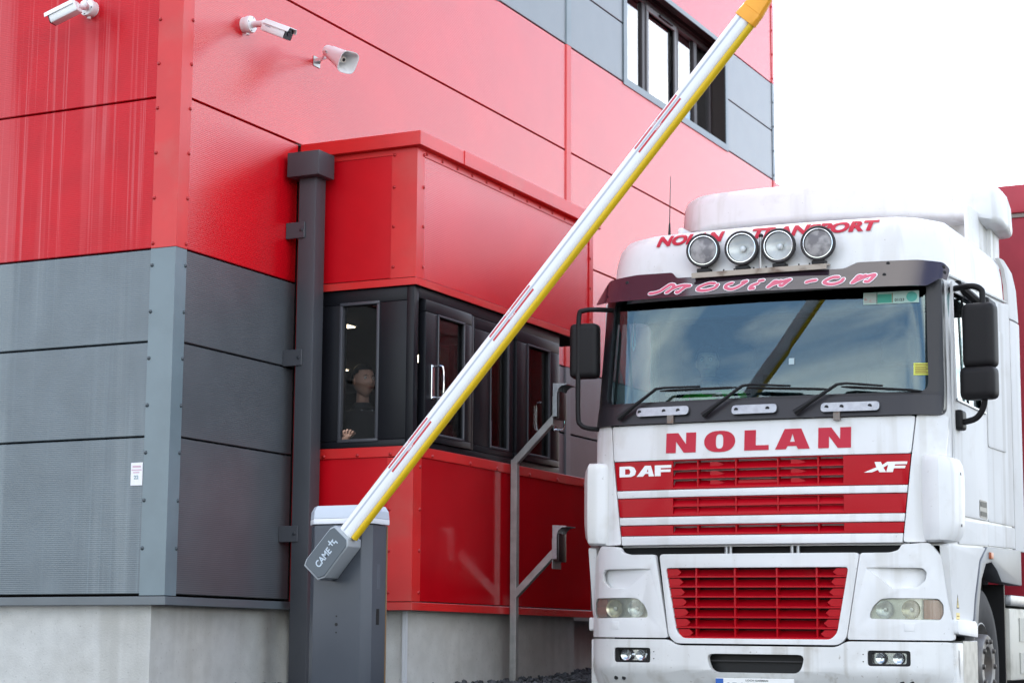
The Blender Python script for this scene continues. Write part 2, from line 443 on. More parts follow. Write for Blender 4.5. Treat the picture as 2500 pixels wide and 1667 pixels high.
# upper window with grey flashing round a deep dark reveal
wn = B()
y0, y1, z0, z1 = 17.66, 20.68, 6.178, 7.425
for a in ((y0, y0+.085, z0, z1), (y1-.075, y1, z0, z1), (y0+.085, y1-.075, z0, z0+.072), (y0+.085, y1-.075, z1-.05, z1)):
    wn.box(XF+.001, XF+.012, *a)
wn = wn.done('window', grey_flash, wh)
rv = B(); ya, yb, za, zb = y0+.085, y1-.075, z0+.072, z1-.05
for a in ((ya-.02, ya, za-.02, zb+.02), (yb, yb+.02, za-.02, zb+.02), (ya, yb, za-.02, za), (ya, yb, zb, zb+.02)): rv.box(-7.76, XF+.002, *a)
rv.done('reveal', M('brown_reveal', (.020, .012, .010), .5), wn)
fr = B(); Xg = -7.66
def bars(b, cuts, wid, xa, xb):
    for a in ((ya, yb, za, za+.05), (ya, yb, zb-.06, zb), (ya, ya+.05, za+.05, zb-.06), (yb-.05, yb, za+.05, zb-.06)): b.box(xa, xb, *a)
    for c in cuts: b.box(xa, xb, c-wid, c+wid, za+.05, zb-.06)
bars(fr, (18.60, 19.54, 20.10), .045, -7.70, -7.64)
fr.bevel(.006, 1).done('frame', M('window_frame_brown', (.030, .022, .026), .4), wn)
sh = B()
for a in ((18.645, 19.495, za+.05, za+.10), (18.645, 19.495, zb-.12, zb-.06), (18.645, 18.70, za+.10, zb-.12), (19.44, 19.495, za+.10, zb-.12)): sh.box(-7.65, -7.625, *a)
sh.bevel(.005, 1).done('sash', M('sash_grey', (.14, .14, .15), .4), wn)
B().box(-7.622, -7.60, 18.98, 19.35, zb-.10, zb-.075).bevel(.004, 1).done('trickle_vent', frame_m, wn)
sky_glass = glass('upper_window_glass', (.35, .36, .38), .30)
for a, c in ((ya+.05, 18.555), (18.70, 19.44), (19.585, 20.055), (20.145, yb-.05)):
    B().box(-7.675, -7.667, a, c, za+.05, zb-.06).done('pane', sky_glass, wn)
o = B().box(-9.4, -7.9, 17.5, 20.9, 5.9, 7.6); o.bm.faces.ensure_lookup_table()
bmesh.ops.delete(o.bm, geom=[f for f in o.bm.faces if f.calc_center_median().x > -8], context='FACES')
o.done('room_lining', M('room_dark', (.10, .10, .10), .9), wn)

# ------------------------------------------------------------------ gatehouse bay
XK, YK = -6.55, 11.80
YE, YW = 14.80, 14.19
bay = thing('gatehouse_bay', 'red clad gatehouse bay with dark wraparound windows projecting from the building', 'bay window', (XK, YK, .4))
def bpan(x0, x1, y0, y1, z0, z1, mat=red_clad): return B().box(x0, x1, y0, y1, z0, z1).bevel(.004, 1).done('cladding_panel', mat, bay)
red_flat = M('red_cladding_flat', (.56, .003, .010), .32, spec=.30, vary=.04)
bpan(-7.46, -6.745, YK, YK+.06, 3.157, 4.16, red_flat)
bpan(XK-.06, XK, YK+.10, YE-.02, 3.157, 4.16)
bpan(-7.46, -6.745, YK, YK+.06, .942, 1.93, red_flat)
bpan(XK-.06, XK, YK+.10, YE-.02, .942, 1.93, M('red_cladding_glossy_shaded', (.44, .003, .008), .12, spec=.35, vary=.04))  # glossy red, base also darkened for the shade beside the lorry
bpan(-7.42, XK-.06, YE-.06, YE-.005, 3.157, 4.16); bpan(-7.42, XK-.06, YE-.06, YE-.005, .942, 1.93)
for z0, z1 in ((3.155, 4.075), (.940, 1.912)):
    f = B().prism([(-6.745, YK-.002), (-6.745, YK-.007), (XK+.007, YK-.007), (XK+.007, YK+.10 if z0 > 3 else YK+.11), (XK+.002, YK+.10 if z0 > 3 else YK+.11), (XK+.002, YK-.002)], z0, z1, 'z').done('corner_flashing', red_flash, bay)
    me = dome().mesh('rivet', rivet_red)
    for z in ((3.235, 3.52, 3.80, 4.03) if z0 > 3 else (1.00, 1.28, 1.56, 1.85)):
        inst('rivet', me, f, (-6.725, YK-.007, z), (R(90), 0, 0)); inst('rivet', me, f, (XK+.007, YK+.088, z), (0, R(90), 0))
f = B().prism([(XK+.002, YE-.07), (XK+.008, YE-.07), (XK+.008, YE+.005), (-7.4, YE+.005), (-7.4, YE), (XK+.002, YE)], 3.155, 4.075, 'z').done('end_flashing', red_flash, bay)
for z in (3.3, 3.56, 3.81, 4.03): inst('rivet', me, f, (XK+.008, YE-.055, z), (0, R(90), 0))
# roof coping in two overlapping lengths, with the screw strip below it
cp = B().prism([(-7.47, YK-.055), (XK+.055, YK-.055), (XK+.055, 12.47), (XK-.10, 12.47), (XK-.10, YK+.12), (-7.47, YK+.12)], 4.072, 4.172, 'z').bevel(.003, 1).done('roof_coping', red_flash, bay)
B().prism([(XK-.10, 12.40), (XK+.061, 12.40), (XK+.061, YE+.05), (-7.47, YE+.05), (-7.47, YE-.12), (XK-.10, YE-.12)], 4.070, 4.176, 'z').bevel(.003, 1).done('roof_coping', red_flash, bay)
B().box(-7.60, XK-.05, YK+.08, YE-.05, 4.09, 4.15).done('roof_deck', anth, bay)
st = B().box(XK+.001, XK+.006, YK+.10, YE-.07, 4.022, 4.075).done('screw_strip', red_flash, bay)
B().box(-7.45, -6.745, YK-.006, YK-.001, 4.03, 4.075).done('screw_strip', red_flash, bay)
for k in range(13): inst('rivet', me, st, (XK+.006, 11.93 + k*.231, 4.046), (0, R(90), 0))
# flashing strips below the upper box, sill strip and bottom drip
def strip(z0, z1, pr, name, yend=YE):
    return B().prism([(-7.46, YK-pr), (XK+pr, YK-pr), (XK+pr, yend), (XK+.001, yend), (XK+.001, YK-.001), (-7.46, YK-.001)], z0, z1, 'z').bevel(.002, 1).done(name, red_flash, bay)
strip(3.098, 3.149, .016, 'drip_flashing')
sl = strip(1.918, 1.988, .012, 'sill_flashing')
strip(.880, .934, .016, 'drip_flashing')
for y in (12.05, 12.62, 13.05, 13.6, 14.1, 14.6): inst('rivet', me, sl, (XK+.012, y, 1.936), (0, R(90), 0))
for x in (-7.25, -6.98, -6.72): inst('rivet', me, sl, (x, YK-.012, 1.936), (R(90), 0, 0))
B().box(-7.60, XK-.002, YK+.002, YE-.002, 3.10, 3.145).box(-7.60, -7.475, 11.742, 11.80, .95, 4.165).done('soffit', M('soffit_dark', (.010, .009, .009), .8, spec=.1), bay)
B().box(-7.46, XK+.002, YK-.004, YE-.002, 1.94, 1.978).done('sill_board', anth, bay)
B().box(-7.55, -6.66, 11.93, YE-.1, .2, .90).bevel(.008, 1).done('plinth', concrete, bay)
B().box(-7.46, XK-.03, YK+.05, YE-.03, .885, .93).done('floor_slab', concrete, bay)
B().box(-6.672, -6.645, 11.905, 11.932, .3, .88).done('corner_bead', M('pale_bead', (.55, .57, .6), .5), bay)
# window frames.  Left face (-Y) window beside the downpipe
def ringbox(b, u0, u1, z0, z1, wl, wr, wb, wt, d0, d1, face):
    for a in ((u0, u1, z0, z0+wb), (u0, u1, z1-wt, z1), (u0, u0+wl, z0+wb, z1-wt), (u1-wr, u1, z0+wb, z1-wt)):
        if face == 'y': b.box(a[0], a[1], d0, d1, a[2], a[3])
        else: b.box(d0, d1, a[0], a[1], a[2], a[3])
    return b
wl = ringbox(B(), -7.44, -6.62, 1.985, 3.098, .30, .23, .055, .10, YK+.012, YK+.085, 'y')
wl = wl.bevel(.008).done('window', frame_m, bay)
ringbox(B(), -7.155, -6.835, 2.03, 3.01, .022, .022, .022, .022, YK+.004, YK+.05, 'y').bevel(.005).done('glazing_bead', M('bead_grey', (.06, .062, .072), .3), wl)
B().box(-7.14, -6.85, YK+.035, YK+.045, 2.045, 2.995).done('pane', win_glass, wl)
B().box(-6.62, XK-.012, YK+.010, YK+.075, 1.99, 3.097).bevel(.006).done('corner_post', frame_m, bay)
# right face (+X): an open sash with handle, a fixed light with a notice, a second sash
xr0, xr1 = XK-.085, XK-.012
B().box(xr0, xr1, YK+.075, YW, 3.02, 3.097).bevel(.005).done('head_frame', frame_m, bay)
B().box(xr0, xr1, YK+.075, YW, 1.99, 2.035).bevel(.005).done('cill_frame', frame_m, bay)
bead = MATS['bead_grey']
def sash(y0, y1, g0, g1, x0, x1, name='window'):
    s_ = ringbox(B(), y0, y1, 2.036, 3.018, g0-y0, y1-g1, .05, .085, x0, x1, 'x').bevel(.008).done(name, frame_m, bay)
    ringbox(B(), g0-.003, g1+.003, 2.083, 2.936, .014, .014, .016, .014, x1-.012, x1+.006, 'x').bevel(.003, 1).done('glazing_bead', bead, s_)
    B().box((x0+x1)/2-.004, (x0+x1)/2+.004, g0, g1, 2.086, 2.933).done('pane', win_glass, s_)
    return s_
s1 = sash(11.935, 12.63, 12.116, 12.517, XK-.045, XK+.012)
s2 = sash(12.72, 13.37, 12.98, 13.285, xr0, xr1)
s3 = sash(13.385, 14.15, 13.575, 13.975, XK-.06, XK+.006)
B().box(xr0, xr1, 12.635, 12.715, 2.036, 3.019).bevel(.008).done('mullion', frame_m, bay)
B().box(xr0, xr1, YW-.038, YW, 2.036, 3.019).bevel(.006).done('end_post', frame_m, bay)
for s_, y, z0, z1 in ((s1, 12.035, 2.33, 2.57), (s3, 14.04, 2.31, 2.55)):
    hb = B().box(XK+.013, XK+.022, y-.022, y+.022, z0, z1).bevel(.003, 1).done('handle_plate', chrome, s_)
    B().tube(smooth_pts([(XK+.02, y, z1-.012), (XK+.075, y+.005, z1-.010), (XK+.095, y+.008, z1-.03), (XK+.10, y+.008, (z0+z1)/2), (XK+.095, y+.008, z0+.03), (XK+.075, y+.005, z0+.010), (XK+.02, y, z0+.012)], 5), .007, 8).done('handle', chrome, s_)
# notice taped inside the fixed light
paper = M('paper_lilac', (.62, .52, .66), .8)
nt_ = thing('paper_notice', 'printed paper notice taped inside the middle gatehouse window', 'notice', (XK-.06, 13.05, 2.08))
B().box(XK-.064, XK-.061, 13.0, 13.105, 2.075, 2.30).done('sheet', paper, nt_)
ink = M('ink_dark', (.05, .05, .06), .8)
for k, (a, c) in enumerate(((.01, .09), (.015, .075), (.012, .085), (.02, .08), (.01, .06))):
    B().box(XK-.0605, XK-.060, 13.0+a, 13.0+c, 2.265-.04*k, 2.272-.04*k).done('printed_line', ink, nt_)
# far side wall of the window band
B().box(-7.44, XK-.09, YW-.05, YW, 1.99, 3.097).done('end_panel', frame_m, bay)

# ------------------------------------------------------------------ office behind the windows
office = M('office_wall', (.055, .045, .04), .9)
o = B().box(-11.0, -10.95, 11.0, 16.5, .9, 3.1).done('office_back_wall', office); o['kind'] = 'structure'
o = B().box(-10.95, -7.62, 16.45, 16.5, .9, 3.1).done('office_side_wall', office); o['kind'] = 'structure'
o = B().box(-10.95, -7.62, 11.0, 11.05, .9, 3.1).done('office_near_wall', office); o['kind'] = 'structure'
o = B().box(-10.95, -7.62, 11.05, 16.45, 3.06, 3.095).box(-7.62, -6.62, 11.90, 14.12, 3.06, 3.095).done('office_ceiling', M('office_ceiling', (.16, .14, .12), .9)); o['kind'] = 'structure'
o = B().box(-10.95, -7.56, 11.05, 16.45, .93, .96).done('office_floor', office); o['kind'] = 'structure'
lit = M('lit_diffuser', (1, .86, .62), .5, emit=2.2)
for nm, lab, (x0, x1, y0, y1) in (('ceiling_light', 'lit square ceiling panel nearest the gatehouse window', (-7.95, -7.68, 12.55, 12.93)), ('ceiling_light', 'lit ceiling panel deeper in the office, above the person\'s head', (-9.25, -8.95, 14.60, 14.96)), ('ceiling_light', 'lit ceiling panel seen through the open sash gap', (-8.25, -7.95, 14.35, 14.75))):
    t = thing(nm, lab, 'ceiling light', ((x0+x1)/2, (y0+y1)/2, 3.04), 'lit ceiling panels in the office')
    B().box(x0, x1, y0, y1, 3.045, 3.058).done('housing', white_plastic, t)
    B().box(x0+.01, x1-.01, y0+.01, y1-.01, 3.038, 3.044).done('diffuser', lit, t)

# ------------------------------------------------------------------ rainwater pipe in the corner
dp = thing('downpipe', 'dark grey square rainwater downpipe with box hopper beside the gatehouse bay', 'downpipe', (-7.31, 11.66, .4))
B().box(-7.383, -7.243, 11.60, 11.73, .3, 3.92).bevel(.008).done('pipe', pipe_m, dp)
B().prism([(-7.445, 3.885), (-7.185, 3.885), (-7.185, 4.06), (-7.445, 4.06)], 11.535, 11.745).bevel(.006).done('hopper_head', pipe_m, dp)
for z0, z1 in ((3.455, 3.57), (2.555, 2.668), (1.34, 1.45)):
    k = B().box(-7.478, -7.325, 11.588, 11.598, z0, z1).bevel(.003, 1).done('bracket', pipe_m, dp)
    B().lathe((-7.350, 11.588, (z0+z1)/2), (0, -1, 0), [(0, .013), (.006, .013), (.009, .005)], 6).done('bolt', anth, k)
# red inner angle between facade and bay, screwed on; darker red stands for the shade behind the pipe
ia = B().prism([(XF+.002, 11.742), (XF+.006, 11.742), (XF+.006, 11.79), (XF+.05, 11.79), (XF+.05, 11.796), (XF+.002, 11.796)], .945, 4.15, 'z').done('inner_flashing', rivet_red, bay)
for k in range(11): inst('rivet', me, ia, (XF+.006, 11.765, 1.05+.3*k), (0, R(90), 0))

# ------------------------------------------------------------------ notice on the left wall
sg = thing('wall_notice', 'small white notice marked 22 on the grey wall beside the corner flashing', 'notice', (-7.722, YC, 1.64))
B().box(-7.767, -7.676, YC-.004, YC-.001, 1.638, 1.783).done('plate', M('notice_white', (.80, .79, .82), .4), sg)
pk = M('print_pink', (.62, .42, .50), .7); tl = M('print_teal', (.20, .32, .34), .7)
B().box(-7.755, -7.690, YC-.0050, YC-.0042, 1.752, 1.764).done('print', pk, sg)
B().box(-7.762, -7.682, YC-.0050, YC-.0042, 1.733, 1.740).done('print', pk, sg)
B().box(-7.748, -7.700, YC-.0050, YC-.0042, 1.717, 1.724).done('print', pk, sg)
b = text_bm('22', .036, .024, .0008, 0, .02); b.xf(Matrix(((1, 0, 0, -7.742), (0, 0, -1, YC-.0044), (0, 1, 0, 1.678), (0, 0, 0, 1)))).done('number', tl, sg)

# ------------------------------------------------------------------ surveillance cameras
def cctv(label, base, nrm, joint, rear, front):
    t = thing('surveillance_camera', label, 'camera', base, 'white bullet cameras on the red walls')
    base, nrm, joint, rear, front = map(Vector, (base, nrm, joint, rear, front))
    bs = B().lathe(base, nrm, [(0, .056), (.03, .056), (.034, .060), (.06, .060), (.068, .056), (.070, .030)], 32).done('mounting_base', white_plastic, t)
    a = nrm.orthogonal().normalized(); c = nrm.cross(a)
    for k in range(4):
        p = base + nrm*.0685 + (a*math.cos(k*1.571+.6) + c*math.sin(k*1.571+.6))*.047
        B().cyl(p, p+nrm*.0015, .0045, n=8).done('screw', black_pl, bs)
    B().cyl(base + Vector((0, 0, -.052)) + nrm*.03, base + Vector((0, 0, -.072)) + nrm*.03, .013, n=12).done('cable_plug', white_plastic, t)
    B().tube([base+nrm*.06, base.lerp(joint, .6)+nrm*.02, joint], [.025, .022, .024], 16).done('arm', white_plastic, t)
    B().ball(joint, .027, 16, 10).done('ball_joint', white_plastic, t)
    d = (front-rear).normalized(); sx = d.cross(Vector((0, 0, 1))).normalized(); up = sx.cross(d)
    ln = (front-rear).length
    mat = Matrix(((d.x, sx.x, up.x, rear.x), (d.y, sx.y, up.y, rear.y), (d.z, sx.z, up.z, rear.z), (0, 0, 0, 1)))
    prof = [(-.036, -.040), (.036, -.040), (.040, -.030), (.040, .016), (.030, .036), (-.030, .036), (-.040, .016), (-.040, -.030)]
    B().prism(prof, 0, ln*.97, 'x').bevel(.006).xf(mat).done('body', white_plastic, t)
    hood = [(-.045, .010), (-.034, .040), (.034, .040), (.045, .010), (.049, .012), (.037, .046), (-.037, .046), (-.049, .012)]
    B().prism(hood, .01, ln+.022, 'x').bevel(.002, 1).xf(mat).done('sun_hood', white_plastic, t)
    fr_ = B().prism([(p[0]*.96, p[1]*.96) for p in prof], ln*.97, ln*.97+.006, 'x').xf(mat).done('front_glass', black_gl, t)
    B().lathe(mat @ Vector((ln*.97+.006, 0, 0)), d, [(0, .017), (.004, .017), (.005, .010)], 16).done('lens', M('lens_dark', (.02, .012, .02), .1), fr_)
    B().box(.035, .085, .0402, .0408, -.003, .003).xf(mat).done('print', M('print_grey', (.3, .3, .36), .6), t)
    # lower rear link
    B().tube([joint, joint+Vector((0, 0, -.02)), rear+d*.01], .018, 12).done('link', white_plastic, t)
    return t
cctv('white bullet surveillance camera on the left red wall, pointing left', (-8.225, YC, 4.845), (0, -1, 0), (-8.165, 10.14, 4.825), (-8.150, 10.06, 4.790), (-8.345, 10.03, 4.715))
cctv('white bullet surveillance camera on the long facade, pointing right', (XF, 11.005, 4.840), (1, 0, 0), (-7.285, 10.955, 4.812), (-7.235, 10.90, 4.775), (-7.03, 10.875, 4.680))

# ------------------------------------------------------------------ horn loudspeaker
sp = thing('horn_loudspeaker', 'white horn loudspeaker with square mouth on the long red facade', 'loudspeaker', (XF, 11.93, 4.83))
rear, mouth = Vector((-7.27, 11.745, 4.845)), Vector((-7.045, 11.665, 4.705))
d = (mouth-rear).normalized(); sx = d.cross(Vector((0, 0, 1))).normalized(); up = sx.cross(d)
HM = Matrix(((sx.x, up.x, d.x, rear.x), (sx.y, up.y, d.y, rear.y), (sx.z, up.z, d.z, rear.z), (0, 0, 0, 1)))
def sq_ring(r, e, n=32):
    o_ = []
    for i in range(n):
        a = 2*math.pi*i/n; c_, s_ = math.cos(a), math.sin(a)
        o_.append((r*math.copysign(abs(c_)**(2/e), c_), r*math.copysign(abs(s_)**(2/e), s_)))
    return o_
def loft(b, rings):
    n = len(rings[0]); vs = [p for rg in rings for p in rg]
    fs = []
    for k in range(len(rings)-1): fs += [(k*n+i, k*n+(i+1) % n, (k+1)*n+(i+1) % n, (k+1)*n+i) for i in range(n)]
    return b.vf(vs, fs)
ln = (mouth-rear).length
outer = [(0, .012, 2), (.005, .040, 2), (.05, .046, 2), (.065, .050, 2.2), (.14, .058, 2.6), (.24, .070, 3.2), (ln, .079, 3.6), (ln+.006, .081, 3.6)]
inner = [(ln+.006, .075, 3.6), (ln-.02, .069, 3.4), (.13, .045, 2.4), (.10, .02, 2)]
loft(B(), [[(x, y, z) for x, y in sq_ring(r, e)] for z, r, e in outer+inner]).xf(HM).done('horn', white_plastic, sp, ang=50)
loft(B(), [[(x, y, z) for x, y in sq_ring(r, 2, 20)] for z, r in ((.10, .024), (ln-.055, .022), (ln-.052, .018), (ln-.052, .001))]).xf(HM).done('tone_tube', ivory, sp)
loft(B(), [[(x, y, z) for x, y in sq_ring(r, 2, 20)] for z, r in ((ln-.051, .013), (ln-.051, .0005))]).xf(HM).done('throat', black_pl, sp)
B().box(XF+.001, XF+.006, 11.90, 11.99, 4.80, 4.875).bevel(.002, 1).done('wall_plate', galv, sp)
for sg_ in (-1, 1):
    e1 = rear + d*.075 + sx*sg_*.056; e0 = Vector((XF+.006, 11.945 - sg_*.035*(-1), 4.842))
    vv = (e1-e0).normalized(); hh = Vector((0, 0, .011)); tt = vv.cross(Vector((0, 0, 1))).normalized()*.002
    B().vf([tuple(q) for q in (e0-hh-tt, e1-hh-tt, e1-hh+tt, e0-hh+tt, e0+hh-tt, e1+hh-tt, e1+hh+tt, e0+hh+tt)],
           [(3, 2, 1, 0), (4, 5, 6, 7), (0, 1, 5, 4), (1, 2, 6, 5), (2, 3, 7, 6), (3, 0, 4, 7)]).done('bracket', white_plastic, sp)
    B().lathe(e1, sx*sg_, [(0, .008), (.006, .008), (.007, .003)], 6).done('bolt', galv, sp)

# ------------------------------------------------------------------ reader post
rp = thing('reader_post', 'stainless post with two angled arms standing against the gatehouse bay', 'post', (-6.485, 13.245, .38))
B().box(-6.51, -6.46, 13.22, 13.27, .2, 2.015).bevel(.003, 1).done('post', galv, rp)
def arm(p0, p1):
    p0, p1 = Vector(p0), Vector(p1); d = (p1-p0).normalized(); nn = Vector((-d.z, 0, d.x))
    vs = []
    for p in (p0, p1):
        for s_, y in ((-.025, 13.222), (.025, 13.222), (.025, 13.268), (-.025, 13.268)):
            q = p + nn*s_; vs.append((q.x, y, q.z))
    return B().vf(vs, [(3, 2, 1, 0), (4, 5, 6, 7), (0, 1, 5, 4), (1, 2, 6, 5), (2, 3, 7, 6), (3, 0, 4, 7)]).bevel(.003, 1).done('arm', galv, rp)
arm((-6.485, 13.245, 1.995), (-6.145, 13.245, 2.325)); arm((-6.475, 13.245, 1.02), (-6.150, 13.245, 1.335))
def reader(z, lab):
    t = thing('access_reader', lab, 'reader', (-6.13, 13.245, z), 'hooded access readers on the post arms')
    x = -6.135
    B().box(x-.012, x-.006, 13.17, 13.32, z-.07, z+.15).bevel(.002, 1).done('back_plate', galv, t)
    B().prism([(x-.005, z), (x+.028, z), (x+.028, z+.17), (x+.04, z+.205), (x+.065, z+.225), (x+.105, z+.230), (x+.105, z+.238), (x-.005, z+.245)], 13.165, 13.169).done('hood_side', alum, t)
    B().prism([(x-.005, z), (x+.028, z), (x+.028, z+.17), (x+.04, z+.205), (x+.065, z+.225), (x+.105, z+.230), (x+.105, z+.238), (x-.005, z+.245)], 13.321, 13.325).done('hood_side', alum, t)
    B().prism([(x-.005, z+.238), (x+.105, z+.231), (x+.105, z+.236), (x-.005, z+.244)], 13.169, 13.321).done('hood_top', alum, t)
    B().box(x-.004, x, 13.169, 13.321, z, z+.237).done('hood_back', alum, t)
    B().box(x+.001, x+.040, 13.18, 13.31, z-.02, z+.185).bevel(.006).done('reader_body', M('reader_brown', (.022, .010, .010), .35), t)
    return t
reader(2.315, 'upper hooded access reader at lorry cab height on the post arm')
reader(1.275, 'lower hooded access reader at car height on the post arm')

# ------------------------------------------------------------------ boom barrier
bb = thing('boom_barrier', 'raised white boom barrier with yellow rubber edge and grey cabinet', 'barrier', (-5.95, 9.98, .39))
cab_grey = M('cabinet_grey', (.058, .066, .082), .38, spec=.4, vary=.05, vscale=3)
cap_white = M('cap_white', (.55, .60, .68), .4)
plan = [(-6.190, 9.945), (-6.109, 9.85), (-5.796, 9.85), (-5.748, 9.898), (-5.748, 10.07), (-5.80, 10.12), (-6.13, 10.12), (-6.190, 10.06)]
B().prism(plan, .30, 1.325, 'z').bevel(.006).done('cabinet', cab_grey, bb)
cx, cy = -5.969, 9.985
def sc_(k, dx=0): return [((x-cx)*k+cx+dx, (y-cy)*k+cy) for x, y in plan]
B().prism(sc_(1.035), 1.330, 1.362, 'z').bevel(.004).done('cap_band', M('cap_band_white', (.78, .79, .84), .4), bb)
q0, q1 = sc_(1.03), sc_(.93)
loft(B(), [[(x, y, 1.363) for x, y in q0], [(x, y, 1.405) for x, y in sc_(1.01)], [(x, y, 1.436) for x, y in q1], [(x*.02+cx*.98, y*.02+cy*.98, 1.440) for x, y in q1]]).done('cap', cap_white, bb, ang=20)
B().box(-5.757, -5.7470, 9.945, 9.985, .755, .85).bevel(.003, 1).done('lock', black_pl, bb)
B().box(-5.750, -5.7465, 9.955, 9.985, .96, 1.10).bevel(.002, 1).done('slot_cover', M('slot_grey', (.075, .085, .105), .5), bb)
B().box(-5.748, -5.744, 10.052, 10.060, .38, 1.32).done('door_edge', M('raw_edge', (.32, .20, .10), .5, metal=.5), bb)
for z, r in ((.805, .005), (.758, .010), (.713, .005)): B().cyl((-5.952, 9.8505, z), (-5.952, 9.8488, z), r, n=10).done('screw_hole', black_pl, bb)
# boom cover with maker's mark
oct_ = [(-6.083, 1.087), (-6.068, 1.124), (-5.913, 1.297), (-5.882, 1.310), (-5.794, 1.233), (-5.796, 1.191), (-5.944, 1.018), (-5.991, 1.004)]
ccx, ccz = sum(p[0] for p in oct_)/8, sum(p[1] for p in oct_)/8
shr = lambda k: [((x-ccx)*k+ccx, (z-ccz)*k+ccz) for x, z in oct_]
cov = B().prism(oct_, 9.70, 9.845).bevel(.004).done('boom_cover', M('cover_silver', (.36, .39, .42), .35, metal=.15), bb)
B().prism(shr(.925), 9.694, 9.699).bevel(.002, 1).done('cover_plate', M('cover_plate', (.085, .105, .125), .35, spec=.4), cov)
ba = R(48.2); ca, sa = math.cos(ba), math.sin(ba)
pale = M('logo_pale', (.50, .58, .66), .5)
def cover_tf(u, v): return Matrix(((ca, -sa, 0, ccx+u*ca-v*sa), (0, 0, -1, 9.6935), (sa, ca, 0, ccz+u*sa+v*ca), (0, 0, 0, 1)))
b = text_bm('CAME', .125, .042, .001, 0, .022); b.xf(cover_tf(-.095, -.026)).done('maker_name', pale, cov)
lg = B()
for q_, (x0, x1, y0, y1) in enumerate(((.0, .042, .030, .037), (.012, .019, .012, .0299), (.012, .019, .0371, .052), (.028, .035, .010, .0299), (.0351, .050, .010, .017), (.043, .050, -.004, .0099))): lg.box(x0, x1, y0, y1, 0, .001)
lg.xf(cover_tf(.042, -.018)).done('maker_emblem', pale, cov)
# boom: along t from a point on its upper left edge; n points to its lower right edge
bb.scale = (1.09, 1.09, 1.09); bb.location = (-5.95*1.09, 9.98*1.09, .62+(.39-.62)*1.09)      # stands at the kerb just short of the bay
BP = Vector((-5.603, 0, 1.610)); bd = Vector((ca, 0, sa)); bn = Vector((sa, 0, -ca)); YB = 9.725
boom_white = M('boom_white', (.82, .83, .84), .3, spec=.5)
rubber_y = M('yellow_rubber', (.68, .45, .003), .55, vary=.05)
def boomprof(prof, t0, t1, k0=1, k1=1, c=(.065, .03)):
    b = B(); rings = []
    for t, k in ((t0, k0), (t1, k1)):
        rings.append([tuple(BP + bd*t + bn*((n_-c[0])*k+c[0]) + Vector((0, YB+((y_-c[1])*k+c[1]), 0))) for n_, y_ in prof])
    loft(b, rings); n = len(prof)
    b.bm.verts.ensure_lookup_table(); b.bm.faces.new(b.bm.verts[:n]); b.bm.faces.new(b.bm.verts[n:])
    return b
tube_p = [(.004, .022), (.010, .010), (.020, .003), (.034, .0), (.0375, .0), (.0382, .002), (.0488, .002), (.0495, .0), (.072, .0), (.090, .004), (.100, .012), (.104, .030), (.100, .048), (.085, .060), (.020, .060), (.008, .052), (.003, .038)]
bm_ = boomprof(tube_p, -.44, 3.25).done('boom', boom_white, bb, ang=40)
boomprof([(.0386, .0005), (.0484, .0005), (.0484, .0018), (.0386, .0018)], -.40, 3.25).done('groove_strip', M('groove_grey', (.46, .50, .58), .4), bm_)
boomprof([(.101, .008), (.112, .004), (.124, .008), (.130, .022), (.130, .034), (.124, .048), (.110, .052), (.105, .045), (.1055, .015)], -.40, 3.215).done('rubber_edge', rubber_y, bm_, ang=50)
stick = M('sticker_red', (.52, .012, .03), .4); stick2 = M('sticker_red_pale', (.55, .06, .09), .4)
pt = M('print_white', (.8, .8, .8), .5)
for t0 in (.045, .990, 2.30):
    for nn, mt, y in ((.0255, stick2, .0018), (.058, stick, 0)):
        t1 = t0+.366
        s_ = boomprof([(nn-.0055, y-.0014), (nn+.0055, y-.0014), (nn+.0055, y-.0004), (nn-.0055, y-.0004)], t0, t1).done('red_sticker', mt, bm_)
        b = text_bm('CAME \u2020', .050, .0105, .0004, 0, .03)
        o_ = BP + bd*(t0+.15) + bn*(nn+.0052)
        b.xf(Matrix(((ca, -sa, 0, o_.x), (0, 0, -1, YB+y-.0016), (sa, ca, 0, o_.z), (0, 0, 0, 1)))).done('sticker_print', pt, s_)
orange = M('orange_joint', (.85, .36, .02), .45)
jp = [(-.003, .022), (.004, .002), (.020, -.006), (.104, -.006), (.124, .0), (.133, .015), (.133, .045), (.122, .062), (.02, .066), (.0, .056), (-.003, .042)]
boomprof(jp, 3.20, 3.27, 1, .96).bevel(.002, 1).done('boom_joint', orange, bb)
boomprof(jp, 3.27, 3.37, .96, .72).done('boom_joint_taper', orange, bb)
boomprof([((a-.065)*.70+.065, (c-.03)*.70+.03) for a, c in tube_p], 3.35, 6.3).done('boom_extension', boom_white, bb, ang=40)
boomprof([((a-.065)*.70+.066, (c-.03)*.70+.03) for a, c in [(.105, .012), (.126, .008), (.132, .03), (.126, .052), (.105, .048)]], 3.37, 6.3).done('extension_rubber', rubber_y, bb, ang=50)

